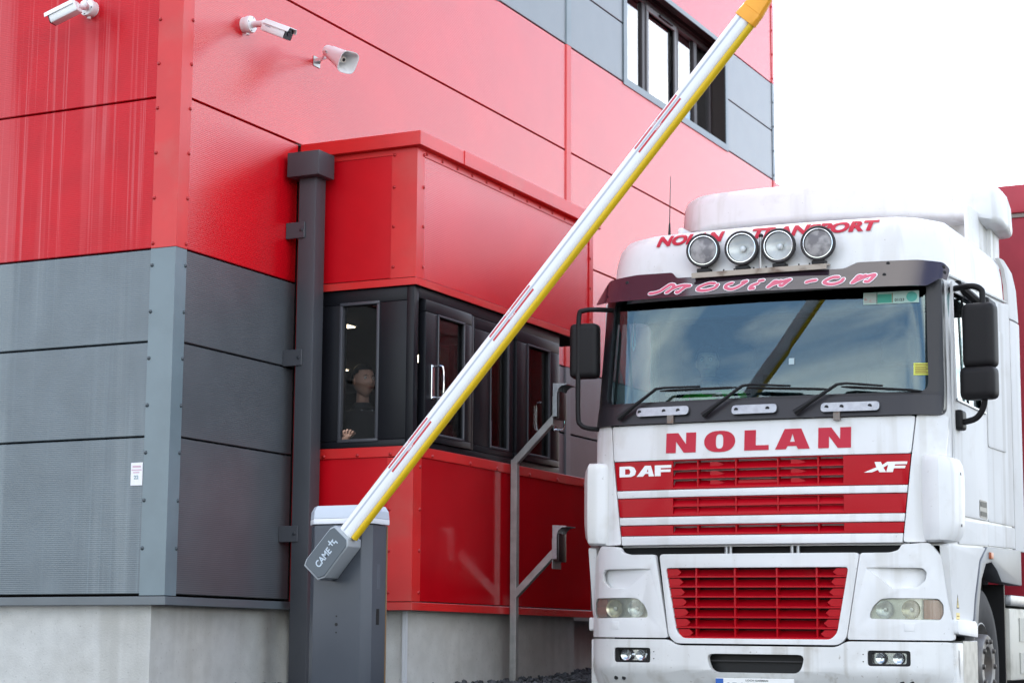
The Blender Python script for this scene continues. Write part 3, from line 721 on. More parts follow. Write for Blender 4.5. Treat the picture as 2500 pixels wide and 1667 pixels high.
# ------------------------------------------------------------------ lorry (local: x across, y back from the front, z up)
TX, TY = -4.318, 12.34
tr = thing('lorry', 'white articulated lorry with red grille bands and four roof spotlights at the barrier', 'lorry', (TX, TY, 0), local=True)
tr.rotation_euler = (R(.3), R(.36), R(.8))
tw = M('truck_white', (.74, .745, .75), .42, spec=.28, coat=.08, vary=.03, vscale=2, streak=[((.50, .48, .43), .35, 9, .50, .66)], dirt=[((.50, .47, .42), .35, 5, .55, .2), ((.30, .28, .25), .45, 60, .69, .05)])
tw2 = M('truck_white_soiled', (.72, .725, .72), .45, spec=.25, coat=.05, vary=.05, vscale=3, streak=[((.36, .33, .27), .45, 11, .50, .66)], dirt=[((.33, .29, .23), .5, 4.5, .52, .22), ((.26, .22, .18), .5, 48, .67, .06)])
tws = M('truck_white_side_dimmed', (.66, .662, .66), .6, spec=.08, vary=.03, vscale=2, streak=[((.46, .44, .40), .4, 8, .5, .66)], dirt=[((.44, .41, .37), .4, 3, .55, .25), ((.30, .28, .25), .4, 55, .69, .05)])  # side copy of the white, darkened to offset the strong sky light there
tred = M('truck_red', (.42, .002, .010), .34, spec=.16, coat=.05, dirt=((.3, .06, .06), .2, 6, .6))
letter_red = M('letter_red', (.50, .020, .045), .45, spec=.25)
visor_m = M('visor_tinted', (.026, .016, .024), .10, spec=.5, coat=.5)
US = [-1.24, -1.22, -1.2, -1.17, -1.13, -1.08, -1.02, -.95, -.8, -.65, -.5, -.35, -.2, 0, .2, .35, .5, .65, .8, .95, 1.02, 1.08, 1.13, 1.17, 1.2, 1.22, 1.24]
def pl(u, w=1.25):
    a = abs(u)*1.25/w; v = .07*(a/1.0)**2*.75
    if a > .95:
        t = min(1, (a-.95)/.30); v += .25*(1-math.sqrt(max(0, 1-t*t)))
    return v
def lerp_tab(z, tab):
    if z <= tab[0][0]: return tab[0][1]
    for (a, va), (b_, vb) in zip(tab, tab[1:]):
        if z <= b_: return va+(vb-va)*(z-a)/(b_-a)
    return tab[-1][1]
RK = [(1.30, .02), (1.90, .02), (2.12, .04), (2.28, .085), (3.0, .20), (3.10, .225), (3.30, .27), (3.42, .33), (3.49, .43), (3.53, .62)]
def front(off=0, rake=False, tuck=False):
    def f(c):
        y = c.y + pl(c.x) + off
        if rake: y += lerp_tab(c.z, RK)
        if tuck and c.z < .50: y += (.50-c.z)*.55
        return Vector((c.x, y, c.z))
    return f
def fpanel(name, loops, th, mat, off=0, bev=.008, rake=False, tuck=False, parent=None, zs=()):
    b = B().prism(loops, 0, th)
    if bev: b.bevel(bev)
    b.slice(US)
    if zs: b.slice(zs, 2)
    b.move(front(off, rake, tuck))
    return b.done(name, mat, parent or tr)
def mir(p): return [(-x, z) for x, z in reversed(p)]
def rnd(p, r, n=4):
    """Round polygon corners."""
    o_ = []; m = len(p)
    for i in range(m):
        a, b_, c = Vector(p[i-1]), Vector(p[i]), Vector(p[(i+1) % m])
        d0, d1 = (a-b_), (c-b_); rr = min(r, d0.length*.45, d1.length*.45)
        s_, e = b_+d0.normalized()*rr, b_+d1.normalized()*rr
        for k in range(n+1):
            t = k/n; o_.append(tuple((s_*(1-t)**2 + b_*2*t*(1-t) + e*t*t)))
    return o_

# bumper with intake and fog lamp openings
bump_o = rnd([(-1.246, .30), (1.246, .30), (1.246, .692), (.60, .692), (.54, .655), (-.54, .655), (-.60, .692), (-1.246, .692)], .05)
intake = rnd([(-.336, .604), (-.300, .485), (.300, .485), (.334, .604)], .05)
fogR = rnd([(.732, .540), (1.0, .540), (1.0, .637), (.732, .637)], .018, 3)
bump = fpanel('bumper', [bump_o, intake, fogR, mir(fogR)], .05, tw2, 0, .010, tuck=True, zs=(.34, .38, .42, .46, .50, .54))
fpanel('intake_backing', [(-.37, .46), (.37, .46), (.37, .62), (-.37, .62)], .01, black_pl, .09, 0, parent=bump)
fpanel('intake_bar', [(-.33, .555), (.33, .555), (.33, .563), (-.33, .563)], .012, M('bar_dark', (.03, .028, .03), .6), .06, 0, parent=bump)
for s in (-1, 1):
    F = fogR if s > 0 else mir(fogR)
    fl = fpanel('fog_lamp', [F, [(x*.0 + (s*.866 + (x-s*.866)*.80), .588+(z-.588)*.70) for x, z in F]], .03, black_pl, .012, .003)
    fpanel('lamp_back', [(s*.866-.12, .545), (s*.866+.12, .545), (s*.866+.12, .632), (s*.866-.12, .632)], .01, chrome, .055, 0, parent=fl)
    for q in (-.055, .055):
        B().lathe((s*.866+q, .045+pl(s*.866), .588), (0, -1, 0), [(0, .006), (.004, .02), (.016, .036), (.017, .036), (.004, .018), (.001, .005)], 20, False).done('reflector', chrome, fl)
    fpanel('lamp_lens', [(s*.866-.108, .556), (s*.866+.108, .556), (s*.866+.108, .620), (s*.866-.108, .620)], .004, lens_glass, .018, 0, parent=fl)
    for z in (.567, .612): B().cyl((s*.706, pl(.706)-.002, z), (s*.706, pl(.706)+.004, z), .004, n=8).done('pin_hole', black_pl, bump)
    B().box(s*1.246-.05*(s > 0), s*1.246+.05*(s < 0), .24, .44, .33, .690).bevel(.012).done('bumper_end', tw2, tr)
    for q in (.94, 1.00): B().cyl((s*q, pl(q)+.03, .437), (s*q, pl(q)+.06, .437), .014, n=10).done('bolt_hole', black_pl, bump)
# lower front panels
lpc = [(-.668, 1.250), (-.600, .712), (-.548, .668), (.548, .668), (.600, .712), (.690, 1.250)]
grl = rnd([(-.622, 1.160), (-.545, .745), (-.50, .702), (.50, .702), (.542, .745), (.619, 1.160)], .025)
cpn = fpanel('centre_panel', [rnd(lpc, .03), grl], .04, tw, .005, .008)
corner = [(.697, 1.248), (.883, 1.249), (.940, 1.265), (.958, 1.30), (1.12, 1.312), (1.18, 1.23), (1.205, .98), (1.232, .76), (1.234, .703), (.606, .703)]
vent = rnd([(.735, 1.156), (1.080, 1.153), (1.104, 1.125), (1.094, 1.072), (1.050, 1.034), (.90, 1.022), (.735, 1.150)], .012)
hl = rnd([(.752, .835), (.752, .870), (.775, .915), (.820, .957), (.880, .964), (1.165, .962), (1.187, .925), (1.187, .865), (1.170, .828)], .015)
for s in (-1, 1):
    m_ = (lambda p: p) if s > 0 else mir
    cn = fpanel('corner_panel', [m_(rnd(corner, .02)), m_(vent), m_(hl)], .045, tw, .0, .008)
    # wedge shaped side vent: deep at its outer end
    b = B().prism(m_([(.72, 1.165), (1.12, 1.165), (1.12, 1.015), (.72, 1.015)]), 0, .012)
    b.slice(US).move(lambda c: Vector((c.x, c.y+pl(c.x)+.012+.05*max(0, (abs(c.x)-.74)/.36), c.z))).done('vent_scoop', tw, cn)
    H = fpanel('headlamp', [m_([(.735, .815), (1.20, .815), (1.20, .978), (.735, .978)])], .01, black_pl, .055, 0)
    fpanel('lamp_bowl', [m_(hl)], .006, M('lamp_reflector', (.55, .56, .52), .28, metal=.6), .046, 0, parent=H)
    for cx_, r_, mt in ((.842, .058, 0), (1.005, .060, 1)):
        B().lathe((s*cx_, pl(cx_)+.044, .893), (0, -1, 0), [(0, .012), (.003, r_*.45), (.012, r_*.8), (.030, r_), (.032, r_), (.014, r_*.76), (.005, r_*.4), (.004, .001)], 28, False).done('reflector', M('reflector_cool', (.62, .66, .66), .22, metal=.7) if not mt else M('reflector_warm', (.52, .49, .36), .25, metal=.6), H)
        B().ball((s*cx_, pl(cx_)+.028, .893), .012, 12, 8).done('bulb', white_plastic, H)
    fpanel('indicator', [m_([(1.075, .836), (1.168, .832), (1.180, .865), (1.180, .922), (1.160, .956), (1.075, .956)])], .012, M('amber', (.32, .10, .035), .3) if s > 0 else M('amber_pale', (.30, .14, .10), .3), .026, .003, parent=H)
    fpanel('lamp_glass', [m_(hl)], .005, hazy_lens, .008, 0, parent=H)
    fpanel('washer_cover', [m_([(.965, .757), (1.030, .757), (1.030, .810), (.965, .810)])], .004, tw, -.0015, .0015, parent=cn)
# black space behind the panels
B().box(-1.04, 1.04, .16, .5, .45, 2.2).done('front_structure', M('engine_black', (.006, .006, .007), .8), tr)
B().box(-1.04, 1.04, .17, 2.2, .75, 1.3).done('chassis_core', MATS['engine_black'], tr)
for x in (-.23, -.20, .22, .26): B().cyl((x, .12, 1.22), (x, .12, 1.33), .014, n=8).done('engine_pipe', alum, tr)

# upper front flap in white and red bands
def band(z0, z1):
    w = lambda z: .955 + (z-1.313)*(1.043-.955)/(2.118-1.313)
    return [(-w(z0), z0), (w(z0), z0), (w(z1), z1), (-w(z1), z1)]
flap = fpanel('front_flap', [rnd(band(1.878, 2.118), .015)], .04, tw, .010, .006, rake=True)
for z0, z1 in ((1.628, 1.677), (1.446, 1.498), (1.313, 1.372)): fpanel('white_band', [band(z0, z1)], .04, tw, .010, .005, rake=True)
def louvre(name, u0, u1, zt, zb, y0, dep, mat, parent, lip=.007):
    """Louvre blade: slopes from the back at its top to a lip at the front at its bottom."""
    prof = [(y0+dep, zt), (y0+.006, zb+lip), (y0, zb+lip), (y0, zb), (y0+.010, zb), (y0+dep, zt-.010)]
    b = B().prism(prof, u0, u1, 'x'); b.slice([x for x in US if u0 < x < u1]).move(front(0, zt > 1.3))
    return b.done(name, mat, parent)
for z0, z1, rows in ((1.681, 1.874, 3), (1.502, 1.624, 2), (1.376, 1.442, 1)):
    gl_ = [(-.580, z0+.006), (-.580, z1-.006), (.586, z1-.006), (.586, z0+.006)]
    rb = fpanel('red_band', [band(z0, z1), gl_], .02, tred, .016, .002, rake=True)
    fpanel('band_backing', [[(-.6, z0), (.6, z0), (.6, z1), (-.6, z1)]], .006, tred if rows == 2 else MATS['engine_black'], .085 if rows != 2 else .05, 0, rake=True, parent=rb)
    h = (z1-z0-.012)/rows
    for k in range(rows):
        zt = z1-.006-h*k
        louvre('grille_slat', -.58, .586, zt-.008, zt-h, .018, .055 if rows != 2 else .03, tred, rb)
    for u in (-.404, -.136, .151, .420):
        fpanel('grille_post', [[(u-.005, z0+.004), (u+.005, z0+.004), (u+.005, z1-.004), (u-.005, z1-.004)]], .05, tred, .024, 0, rake=True, parent=rb)
    if rows == 3:
        for u in (-.271, .285):
            for k in range(3):
                zt = z1-.006-h*k
                b = B().prism([(u-.05, zt-.010), (u-.05, zt-h+.020), (u+.0, zt-h+.020), (u+.05, zt-.5*h), (u+.0, zt-.010)], .030, .06).move(front(.01, True)); b.done('grille_bulge', tred, rb)
        fpanel('grille_plate', [[(-.13, z0+.008), (.145, z0+.008), (.145, z0+.05), (-.13, z0+.05)]], .004, tred, .045, 0, rake=True, parent=rb)
# lower grille: seven rows between posts
rows = [1.160, 1.096, 1.031, .966, .899, .834, .767, .702]
fpanel('grille_backing', [[(-.64, .69), (.64, .69), (.64, 1.175), (-.64, 1.175)]], .006, M('grille_dark', (.05, .002, .004), .6), .10, 0, parent=cpn)
for zt, zb in zip(rows, rows[1:]):
    wl_ = lerp_tab((zt+zb)/2, [(.70, .52), (.745, .548), (1.16, .622)])
    louvre('grille_slat', -wl_, wl_, zt-.012, zb, .014, .075, tred, cpn, .010)
for u in (-.410, -.141, .144, .408):
    fpanel('grille_post', [[(u-.006, .705), (u+.006, .705), (u+.006, 1.158), (u-.006, 1.158)]], .06, tred, .022, .002, parent=cpn)
for s in (-1, 1):
    for zt, zb in zip(rows, rows[1:]):
        wl_ = lerp_tab((zt+zb)/2, [(.70, .50), (.745, .542), (1.16, .620)])
        b = B().prism([(s*(wl_-.005), zb+.012), (s*(wl_+.004), zt-.006), (s*(wl_-.075), zt-.006), (s*(wl_-.10), zt-.03), (s*(wl_-.075), zb+.014)], .020, .05).move(front(0)); b.done('grille_cheek', tred, cpn)
# lettering
def letters(name, specs, z0, z1, mat, parent, off, rake=True, shear=0):
    for u0, u1, ch in specs:
        g = {'N': [[(0, 0), (0, 1), (.40, 1), (.67, .42), (.67, 1), (1, 1), (1, 0), (.60, 0), (.33, .58), (.33, 0)]],
             'L': [[(0, 0), (0, 1), (.47, 1), (.47, .24), (1, .24), (1, 0)]],
             'A': [[(0, 0), (.27, 1), (.75, 1), (1, 0), (.66, 0), (.62, .15), (.36, .15), (.31, 0)], [(.43, .36), (.50, .76), (.57, .36)]],
             'D': [[(0, 0), (0, 1), (.66, 1), (.88, .88), (1, .52), (.92, .16), (.70, 0)], [(.34, .25), (.60, .25), (.66, .5), (.58, .75), (.34, .75)]],
             'a': [[(0, 0), (.48, 1), (.82, 1), (1, 0), (.70, 0), (.68, .25), (.50, .25), (.36, 0)], [(.58, .42), (.66, .72), (.67, .42)]],
             'F': [[(0, 0), (0, 1), (1, 1), (1, .74), (.36, .74), (.36, .60), (.96, .60), (.96, .36), (.36, .36), (.36, 0)]],
             'X': [[(-.28, 0), (.34, .48), (.16, 1), (.50, 1), (.62, .70), (.86, 1), (1.20, 1), (.72, .46), (.94, 0), (.58, 0), (.46, .24), (.16, 0)]],
             'O': [[(.5+.5*math.copysign(abs(math.cos(a))**.75, math.cos(a)), .5+.53*math.sin(a)) for a in [2*math.pi*k/32 for k in range(32)]], [(.5+.12*math.copysign(abs(math.cos(a))**.8, math.cos(a)), .5+.36*math.copysign(abs(math.sin(a))**.6, math.sin(a))) for a in [-2*math.pi*k/24 for k in range(24)]]]}[ch]
        lp = [[(u0+(u1-u0)*x+shear*y*(z1-z0), z0+(z1-z0)*y) for x, y in l_] for l_ in g]
        b = B().prism(lp, 0, .002); b.slice([x for x in US if u0 < x < u1]).move(front(off, rake)); b.done(name, mat, parent)
letters('letter', [(-.628, -.413, 'N'), (-.354, -.136, 'O'), (-.072, .095, 'L'), (.139, .371, 'A'), (.426, .640, 'N')], 1.922, 2.056, letter_red, flap, .0070)
badge = M('badge_white', (.85, .85, .86), .3)
letters('badge_letter', [(-.977, -.851, 'D'), (-.847, -.718, 'a'), (-.712, -.591, 'F')], 1.772, 1.844, badge, tr, .0135)
letters('badge_letter', [(.752, .868, 'X'), (.862, .978, 'F')], 1.760, 1.826, badge, tr, .0135, shear=.28)
# corner air deflectors beside the flap
for s in (-1, 1):
    m_ = (lambda p: p) if s > 0 else mir
    fpanel('flap_corner', [m_(rnd([(1.052, 2.125), (.962, 1.316), (1.10, 1.316), (1.19, 1.6), (1.222, 2.125)], .02))], .04, tw, .012, .006, rake=True)
    df = B(); rr = []
    zs = [1.315, 1.330, 1.37, 1.45, 1.60, 1.75, 1.82, 1.855, 1.872]
    ins = [.09, .035, .012, .002, 0, 0, .008, .025, .07]
    for z, i_ in zip(zs, ins):
        e = i_*.5
        rr.append([(s*x, y, z) for x, y in ((1.055+i_*.3, .135+e), (1.13, .060+e), (1.20, .055+e), (1.255-i_, .13), (1.272-i_, .28), (1.272-i_, .46-i_), (1.25-i_, .475-i_), (1.245-i_, .28), (1.225-i_, .16), (1.185, .095+e), (1.125, .10+e), (1.065+i_*.3, .165+e))])
    loft(df, rr); df.bm.verts.ensure_lookup_table(); n = len(rr[0])
    df.bm.faces.new(df.bm.verts[:n]); df.bm.faces.new(df.bm.verts[-n:])
    df = df.done('air_deflector', tw, tr, ang=42)
    for z in (1.43, 1.76): B().cyl((s*1.270, .36, z), (s*1.275, .36, z), .010, n=12).done('fixing', M('fix_grey', (.2, .2, .21), .4), df)
    for z in (1.50, 1.60, 1.70, 1.80): B().box(min(s*1.10, s*1.115), max(s*1.10, s*1.115), .10, .16, z-.004, z+.004).done('deflector_rib', tw, df)

# cab shell and its dark lining, both with windscreen and side window openings
ws_hole = None
def cab_loft(ins, ztop):
    b = B(); rings = []
    lv = [(1.30, 1.215, .10), (1.90, 1.215, .10), (2.13, 1.215, .09), (2.262, 1.215, .102), (2.99, 1.20, .213), (3.12, 1.198, .235), (3.30, 1.185, .265), (3.40, 1.168, .295), (3.46, 1.13, .33), (3.49, 1.05, .395), (3.51, .85, .55)]
    ys = [.46, .9, 1.31, 1.7, 2.0, 2.22-ins]
    for z, w_, r in lv:
        if z > ztop: break
        wi = w_-ins
        zz = lambda y: z+(.035*(y/2.2) if z > 3.2 else 0)
        ring = [(u_/1.24*wi, r+ins+pl(u_/1.24*wi, wi), z) for u_ in US]
        yc = ring[-1][1]; yq = [max(y, yc+.004*(i_+1)) for i_, y in enumerate(ys)]
        ring += [(wi, y, zz(y)) for y in yq] + [(wi*.9, 2.30-ins, zz(2.3)), (-wi*.9, 2.30-ins, zz(2.3))] + [(-wi, y, zz(y)) for y in reversed(yq)]
        rings.append(ring)
    n = len(rings[0]); k = len(US)
    vs = [p for rg in rings for p in rg]; fs = []
    for i in range(len(rings)-1):
        for j in range(n):
            if i == 3:                                   # window storey
                if j < k-1 and max(abs(US[j]), abs(US[j+1])) <= 1.171: continue
                if j in (k, k+1): continue               # right door window
                if j in (n-3, n-2): continue             # left door window
            fs.append((i*n+j, i*n+(j+1) % n, (i+1)*n+(j+1) % n, (i+1)*n+j))
    fs.append(tuple(range((len(rings)-1)*n, len(rings)*n)))
    return b.vf(vs, fs)
cab_loft(0, 9).done('cab_shell', tw, tr)
cab_loft(.045, 3.42).done('cab_lining', M('cab_lining', (.035, .04, .042), .8), tr)
# windscreen with black surround and cowl
ring_o = rnd([(-1.203, 2.13), (1.203, 2.13), (1.20, 2.30), (1.175, 3.06), (-1.175, 3.06), (-1.20, 2.30)], .05)
glass_o = rnd([(-1.118, 2.276), (1.118, 2.276), (1.09, 3.03), (-1.09, 3.03)], .07)
wsr = fpanel('windscreen_surround', [ring_o, glass_o], .085, M('surround_black', (.014, .013, .016), .35, spec=.4), -.012, .006, rake=True, zs=(2.28, 2.5, 2.75, 3.0))
fpanel('cowl', [rnd([(-1.195, 2.125), (1.195, 2.125), (1.195, 2.255), (-1.195, 2.255)], .02)], .03, M('cowl_black', (.016, .015, .019), .42), -.020, .006, rake=True)
b = B().prism(rnd([(-1.15, 2.25), (1.15, 2.25), (1.11, 3.05), (-1.11, 3.05)], .05), 0, .006); b.slice(US).slice((2.4, 2.6, 2.8, 3.0), 2)
b.move(lambda c: Vector((c.x, c.y + .75*pl(c.x) + .028 + lerp_tab(c.z, [(2.2, .155), (3.1, .215)]), c.z))).done('windscreen', cab_glass, tr, ang=60)
for s in (-1, 1):
    B().prism(rnd([(.452, 2.965), (.502, 2.265), (1.295, 2.265), (1.295, 2.995)], .05), s*1.190, s*1.194, 'x').done('side_window', side_glass, tr)
b = B().prism(rnd([(-1.10, 2.85), (1.10, 2.85), (1.09, 3.045), (-1.09, 3.045)], .04), 0, .003); b.slice(US).slice((2.9, 3.0), 2)  # tinted top strip, its dark glass also standing for the visor's reflection
b.move(lambda c: Vector((c.x, c.y + .75*pl(c.x) + .036 + lerp_tab(c.z, [(2.2, .155), (3.1, .215)]), c.z))).done('sunstrip_reflection', strip_glass, tr, ang=60)
# grab steps on the cowl
for u0, u1, z, hs in ((-.843, -.460, 2.205, (.06, .53, .80)), (-.153, .156, 2.192, (.10, .80)), (.451, .830, 2.185, (.10, .36, .84))):
    hp = rnd([(u0, z-.030), (u1, z-.030), (u1, z+.030), (u0, z+.030)], .028, 6)
    b = B().prism(hp, 0, .02).bevel(.006); b.slice([x for x in US if u0 < x < u1]).move(front(-.045, True)); st_ = b.done('grab_step', alum, tr)
    for h in hs:
        x = u0+(u1-u0)*h; y = pl(x)+lerp_tab(z, RK)-.046
        B().cyl((x, y, z), (x, y+.004, z), .014, n=14).done('step_hole', black_pl, st_)
    if hs[1] != .80:
        x = u0+(u1-u0)*(.66 if u0 < 0 else .27); B().box(x-.022, x+.022, .03, .05, z-.085, z-.03).done('step_hinge', M('hinge_rust', (.22, .19, .17), .6, metal=.4, dirt=((.25, .08, .02), .7, 20, .5)), st_)
# wipers: arm, blade
for A_, K_, T_ in (((-.976, 2.165), (-.706, 2.360), (-.125, 2.358)), ((-.353, 2.160), (-.085, 2.352), (.510, 2.318)), ((.281, 2.155), (.553, 2.334), (1.085, 2.290))):
    P = lambda q, o_: (q[0], pl(q[0])+lerp_tab(q[1], RK)-o_, q[1])
    mid = (K_[0]+.06, K_[1]+.005)
    ar = B().tube([P(A_, .05), P(((A_[0]*.6+K_[0]*.4), A_[1]*.6+K_[1]*.4), .06), P(K_, .055), P(mid, .055), P(((mid[0]+T_[0])/2, (mid[1]+T_[1])/2), .05)], [.020, .013, .010, .008, .007], 8).done('wiper_arm', black_pl, tr)
    us = [K_[0]+.02+(T_[0]-K_[0]-.02)*k/8 for k in range(9)]
    B().tube([P((u, K_[1]-.012+(T_[1]-K_[1])*(u-K_[0])/(T_[0]-K_[0])), .026) for u in us], [.004]+[.009]*7+[.004], 6).done('wiper_blade', black_pl, ar)
# tinted visor over the windscreen, with painted words
vz = [(-1.215, 2.985), (-1.0, 2.985), (0, 2.985), (1.0, 2.960), (1.13, 2.958), (1.20, 3.02), (1.235, 3.00), (1.240, 3.09), (1.20, 3.135), (1.05, 3.152), (.655, 3.158), (.575, 3.115), (0, 3.122), (-.605, 3.135), (-.650, 3.182), (-.92, 3.188), (-1.14, 3.165)]
def vis_y(c_, off=0):
    return Vector((c_.x, c_.y + pl(c_.x, 1.30)*1.0 + .085 + max(-.2, (c_.z-3.0))*.72 + off, c_.z))
b = B().prism(rnd(vz, .02, 3), 0, .006); b.slice(US).slice([3.0, 3.03, 3.06, 3.09, 3.12, 3.15], 2)
vis = b.move(vis_y).done('sun_visor', visor_m, tr)
for u, z in ((.86, 3.135), (.85, 3.05), (1.205, 3.10), (1.215, 3.06), (-.98, 3.13)):
    y = vis_y(Vector((u, 0, z))).y
    B().lathe((u, y, z), (0, -1, 0), [(0, .013), (.004, .012), (.006, .005)], 10).done('visor_screw', black_pl, vis)
STROKES = [[(-.778, 3.027), (-.743, 3.028), (-.701, 3.039), (-.67, 3.062), (-.634, 3.085), (-.605, 3.07), (-.634, 3.031), (-.651, 3.025)], [(-.651, 3.025), (-.605, 3.054), (-.544, 3.071), (-.487, 3.064), (-.514, 3.058), (-.54, 3.038), (-.563, 3.018), (-.575, 3.025)],
 [(-.303, 3.067), (-.348, 3.07), (-.408, 3.05), (-.419, 3.029), (-.386, 3.018), (-.341, 3.02), (-.296, 3.034), (-.282, 3.058)],
 [(-.176, 3.061), (-.217, 3.046), (-.214, 3.025), (-.177, 3.013), (-.132, 3.026), (-.08, 3.064), (-.11, 3.06)],
 [(.008, 3.044), (-.036, 3.026), (-.04, 3.007), (-.014, 3.008)], [(.008, 3.061), (.041, 3.064)],
 [(.081, 3.006), (.099, 3.026), (.121, 3.049), (.147, 3.044), (.165, 3.049)], [(.081, 3.006), (.117, 3.028), (.168, 3.042), (.223, 3.055), (.205, 3.039), (.179, 3.014), (.161, 3.018)],
 [(.338, 3.026), (.37, 3.035), (.406, 3.038)],
 [(.555, 3.051), (.513, 3.051), (.466, 3.026), (.476, 3.008), (.526, 3.0), (.572, 3.015), (.587, 3.038)],
 [(.649, 2.999), (.664, 3.022), (.685, 3.051), (.713, 3.046), (.731, 3.053)], [(.649, 2.999), (.688, 3.023), (.738, 3.044), (.787, 3.054), (.776, 3.03), (.754, 3.006), (.733, 3.009)]]
pk_ = M('paint_pink', (.56, .09, .16), .4)
for hw, mt, lift, nm in ((.0165, badge, .003, 'painted_outline'), (.0112, pk_, .0055, 'painted_letter')):
    e = 0
    for S_ in STROKES:
        b = B(); pts = smooth_pts([(x, 0, z) for x, z in S_], 5); n = len(pts)
        for i, p in enumerate(pts):                   # overlapping discs and quads, each a hair higher
            k = hw*(1.15 if 0 < i < n-1 else .8)
            e_ = lift + .00004*(e % 40); e += 1
            b.vf([(p.x+k*math.cos(a), -e_, p.z+k*math.sin(a)*.85) for a in [2*math.pi*j/12 for j in range(12)]], [tuple(range(12))])
        b.move(vis_y).done(nm, mt, vis)
# roof: words, spotlight bar and lamps
def rooftext(body, u0, u1, z0, z1):
    b = text_bm(body, u1-u0, z1-z0, .0015, .16, .05)
    b.xf(Matrix(((1, 0, 0, u0), (0, 0, -1, 0), (0, 1, 0, z0), (0, 0, 0, 1))))
    b.slice([z0+.02, z0+.04, z0+.06], 2)
    def fz(c):
        r = lerp_tab(c.z, [(3.12, .235), (3.30, .265), (3.40, .295), (3.46, .33), (3.49, .395)])
        return Vector((c.x, c.y+pl(c.x, 1.215)+r-.005, c.z))
    return b.move(fz).done('roof_lettering', letter_red, tr)
rooftext('NOLAN', -.80, -.30, 3.385, 3.468); rooftext('TRANSPORT', -.10, .775, 3.382, 3.464)
rail = B().prism([(.14, 3.115), (.14, 3.150), (.20, 3.158), (.24, 3.158), (.24, 3.151), (.155, 3.143), (.155, 3.115)], -.475, .467, 'x').done('lamp_bar', M('bar_rusty', (.42, .37, .31), .7, dirt=((.10, .05, .03), .8, 9, .46)), tr)
for k in range(12):
    x = -.42+k*.075+random.uniform(-.01, .01); B().cyl((x, .20, 3.156), (x, .20, 3.172), .006, n=6).done('bar_bolt', black_pl, rail)
for u, z, tilt, dirty in ((-.408, 3.309, .06, 1), (-.133, 3.305, .0, 0), (.128, 3.302, -.02, 0), (.399, 3.298, .03, 1)):
    t = tr
    dirn = Vector((tilt+.05, -1, -.02)).normalized()
    p = Vector((u, .205, z))
    lp_ = B().lathe(p, dirn, [(-.085, .035), (-.07, .07), (-.03, .105), (.0, .115), (.03, .118), (.036, .112), (.034, .1005), (.020, .0995)], 36, False).done('spotlight', M('lamp_rubber', (.022, .019, .021), .55), t)
    B().lathe(p, dirn, [(.0315, .1005), (.0370, .0995), (.0372, .0955), (.0330, .094)], 36, False).done('lamp_ring', chrome, lp_)
    B().lathe(p, dirn, [(-.03, .022), (-.028, .03), (-.005, .065), (.020, .091)], 32, False).done('reflector', M('spot_reflector', (.70, .71, .71), .4, metal=.25), lp_)
    B().ball(p+dirn*-.012, .02, 12, 8).done('bulb', M('bulb_frost', (.85, .86, .88), .3), lp_)
    lens = M('spot_lens_dusty', (.16, .15, .16), .35, dirt=((.42, .40, .40), .8, 14, .42)) if dirty else lens_glass
    B().lathe(p, dirn, [(.024, .092), (.031, .06), (.034, .02), (.034, .001)], 32, False).done('lens', lens, lp_)
    B().box(u-.045, u+.045, .18, .25, 3.158, 3.185).bevel(.004, 1).done('lamp_foot', black_pl, lp_)
    B().box(u-.018, u+.018, .19, .24, 3.18, z-.095).done('lamp_stem', black_pl, lp_)
B().cyl((-.005, .20, 3.16), (-.005, .215, 3.385), .011, n=10).done('air_pipe', galv, tr)
B().ball((-.005, .215, 3.385), .016, 10, 8).done('pipe_cap', black_pl, tr)
B().cyl((-.795, .56, 3.49), (-.793, .56, 3.60), .012, .006, 8).done('aerial_base', black_pl, tr)
B().cyl((-.793, .56, 3.60), (-.785, .56, 3.94), .0035, .002, 6).done('aerial', black_pl, tr)
# roof air dam: a deep hood carried above the roof, with side collars
b = B(); rings = []
for z, w_, yf_, e in ((3.805, 1.15, 1.88, .12), (3.812, 1.215, 1.83, .10), (3.83, 1.235, 1.80, .10), (3.86, 1.24, 1.795, .10), (4.00, 1.232, 1.81, .11), (4.06, 1.215, 1.84, .13), (4.10, 1.175, 1.89, .16), (4.13, 1.08, 2.0, .20), (4.15, .80, 2.2, .24)):
    ring = []
    for u in US:
        x = u/1.24*w_; t = max(0, (abs(u)/1.24-.80)/.20)
        ring.append((x, yf_ + .07*(abs(u)/1.24)**2 + .20*(1-math.sqrt(max(0, 1-t*t))), z - (.06*(abs(u)/1.24)**2*(1 if z < 3.9 else .5)) - .030*u))
    q_ = .06*(1 if z < 3.9 else .5)
    ring += [(w_, 2.35, z-q_-.045), (w_*.985, 2.50, z-q_-.05), (-w_*.985, 2.50, z-q_+.035), (-w_, 2.35, z-q_+.035)]
    rings.append(ring)
loft(b, rings); n = len(rings[0]); b.bm.verts.ensure_lookup_table(); b.bm.faces.new(b.bm.verts[:n]); b.bm.faces.new(b.bm.verts[-n:])
dam = b.done('roof_air_dam', tw, tr, ang=50)
for s in (-1, 1):
    B().prism(rnd([(1.55, 3.50), (2.20, 3.50), (2.20, 3.78), (1.55, 3.78)], .02), s*1.07, s*1.10, 'x').bevel(.006).done('dam_side', tw2, tr)
    B().prism(rnd([(2.12, 3.45), (2.44, 3.45), (2.44, 3.76), (2.16, 3.76)], .02), s*1.08, s*1.13, 'x').bevel(.006).done('dam_side', tw2, tr)
B().box(-1.06, .30, 2.10, 2.16, 3.48, 3.80).done('dam_support', black_pl, tr)
B().box(.31, 1.06, 2.04, 2.10, 3.48, 3.78).done('dam_infill', tw2, tr)
for x in (-.7, -.3, .3, .7): B().cyl((x, 1.85, 3.45), (x, 1.95, 3.72), .015, n=8).done('dam_strut', tred if x in (-.3, .3) else black_pl, tr)
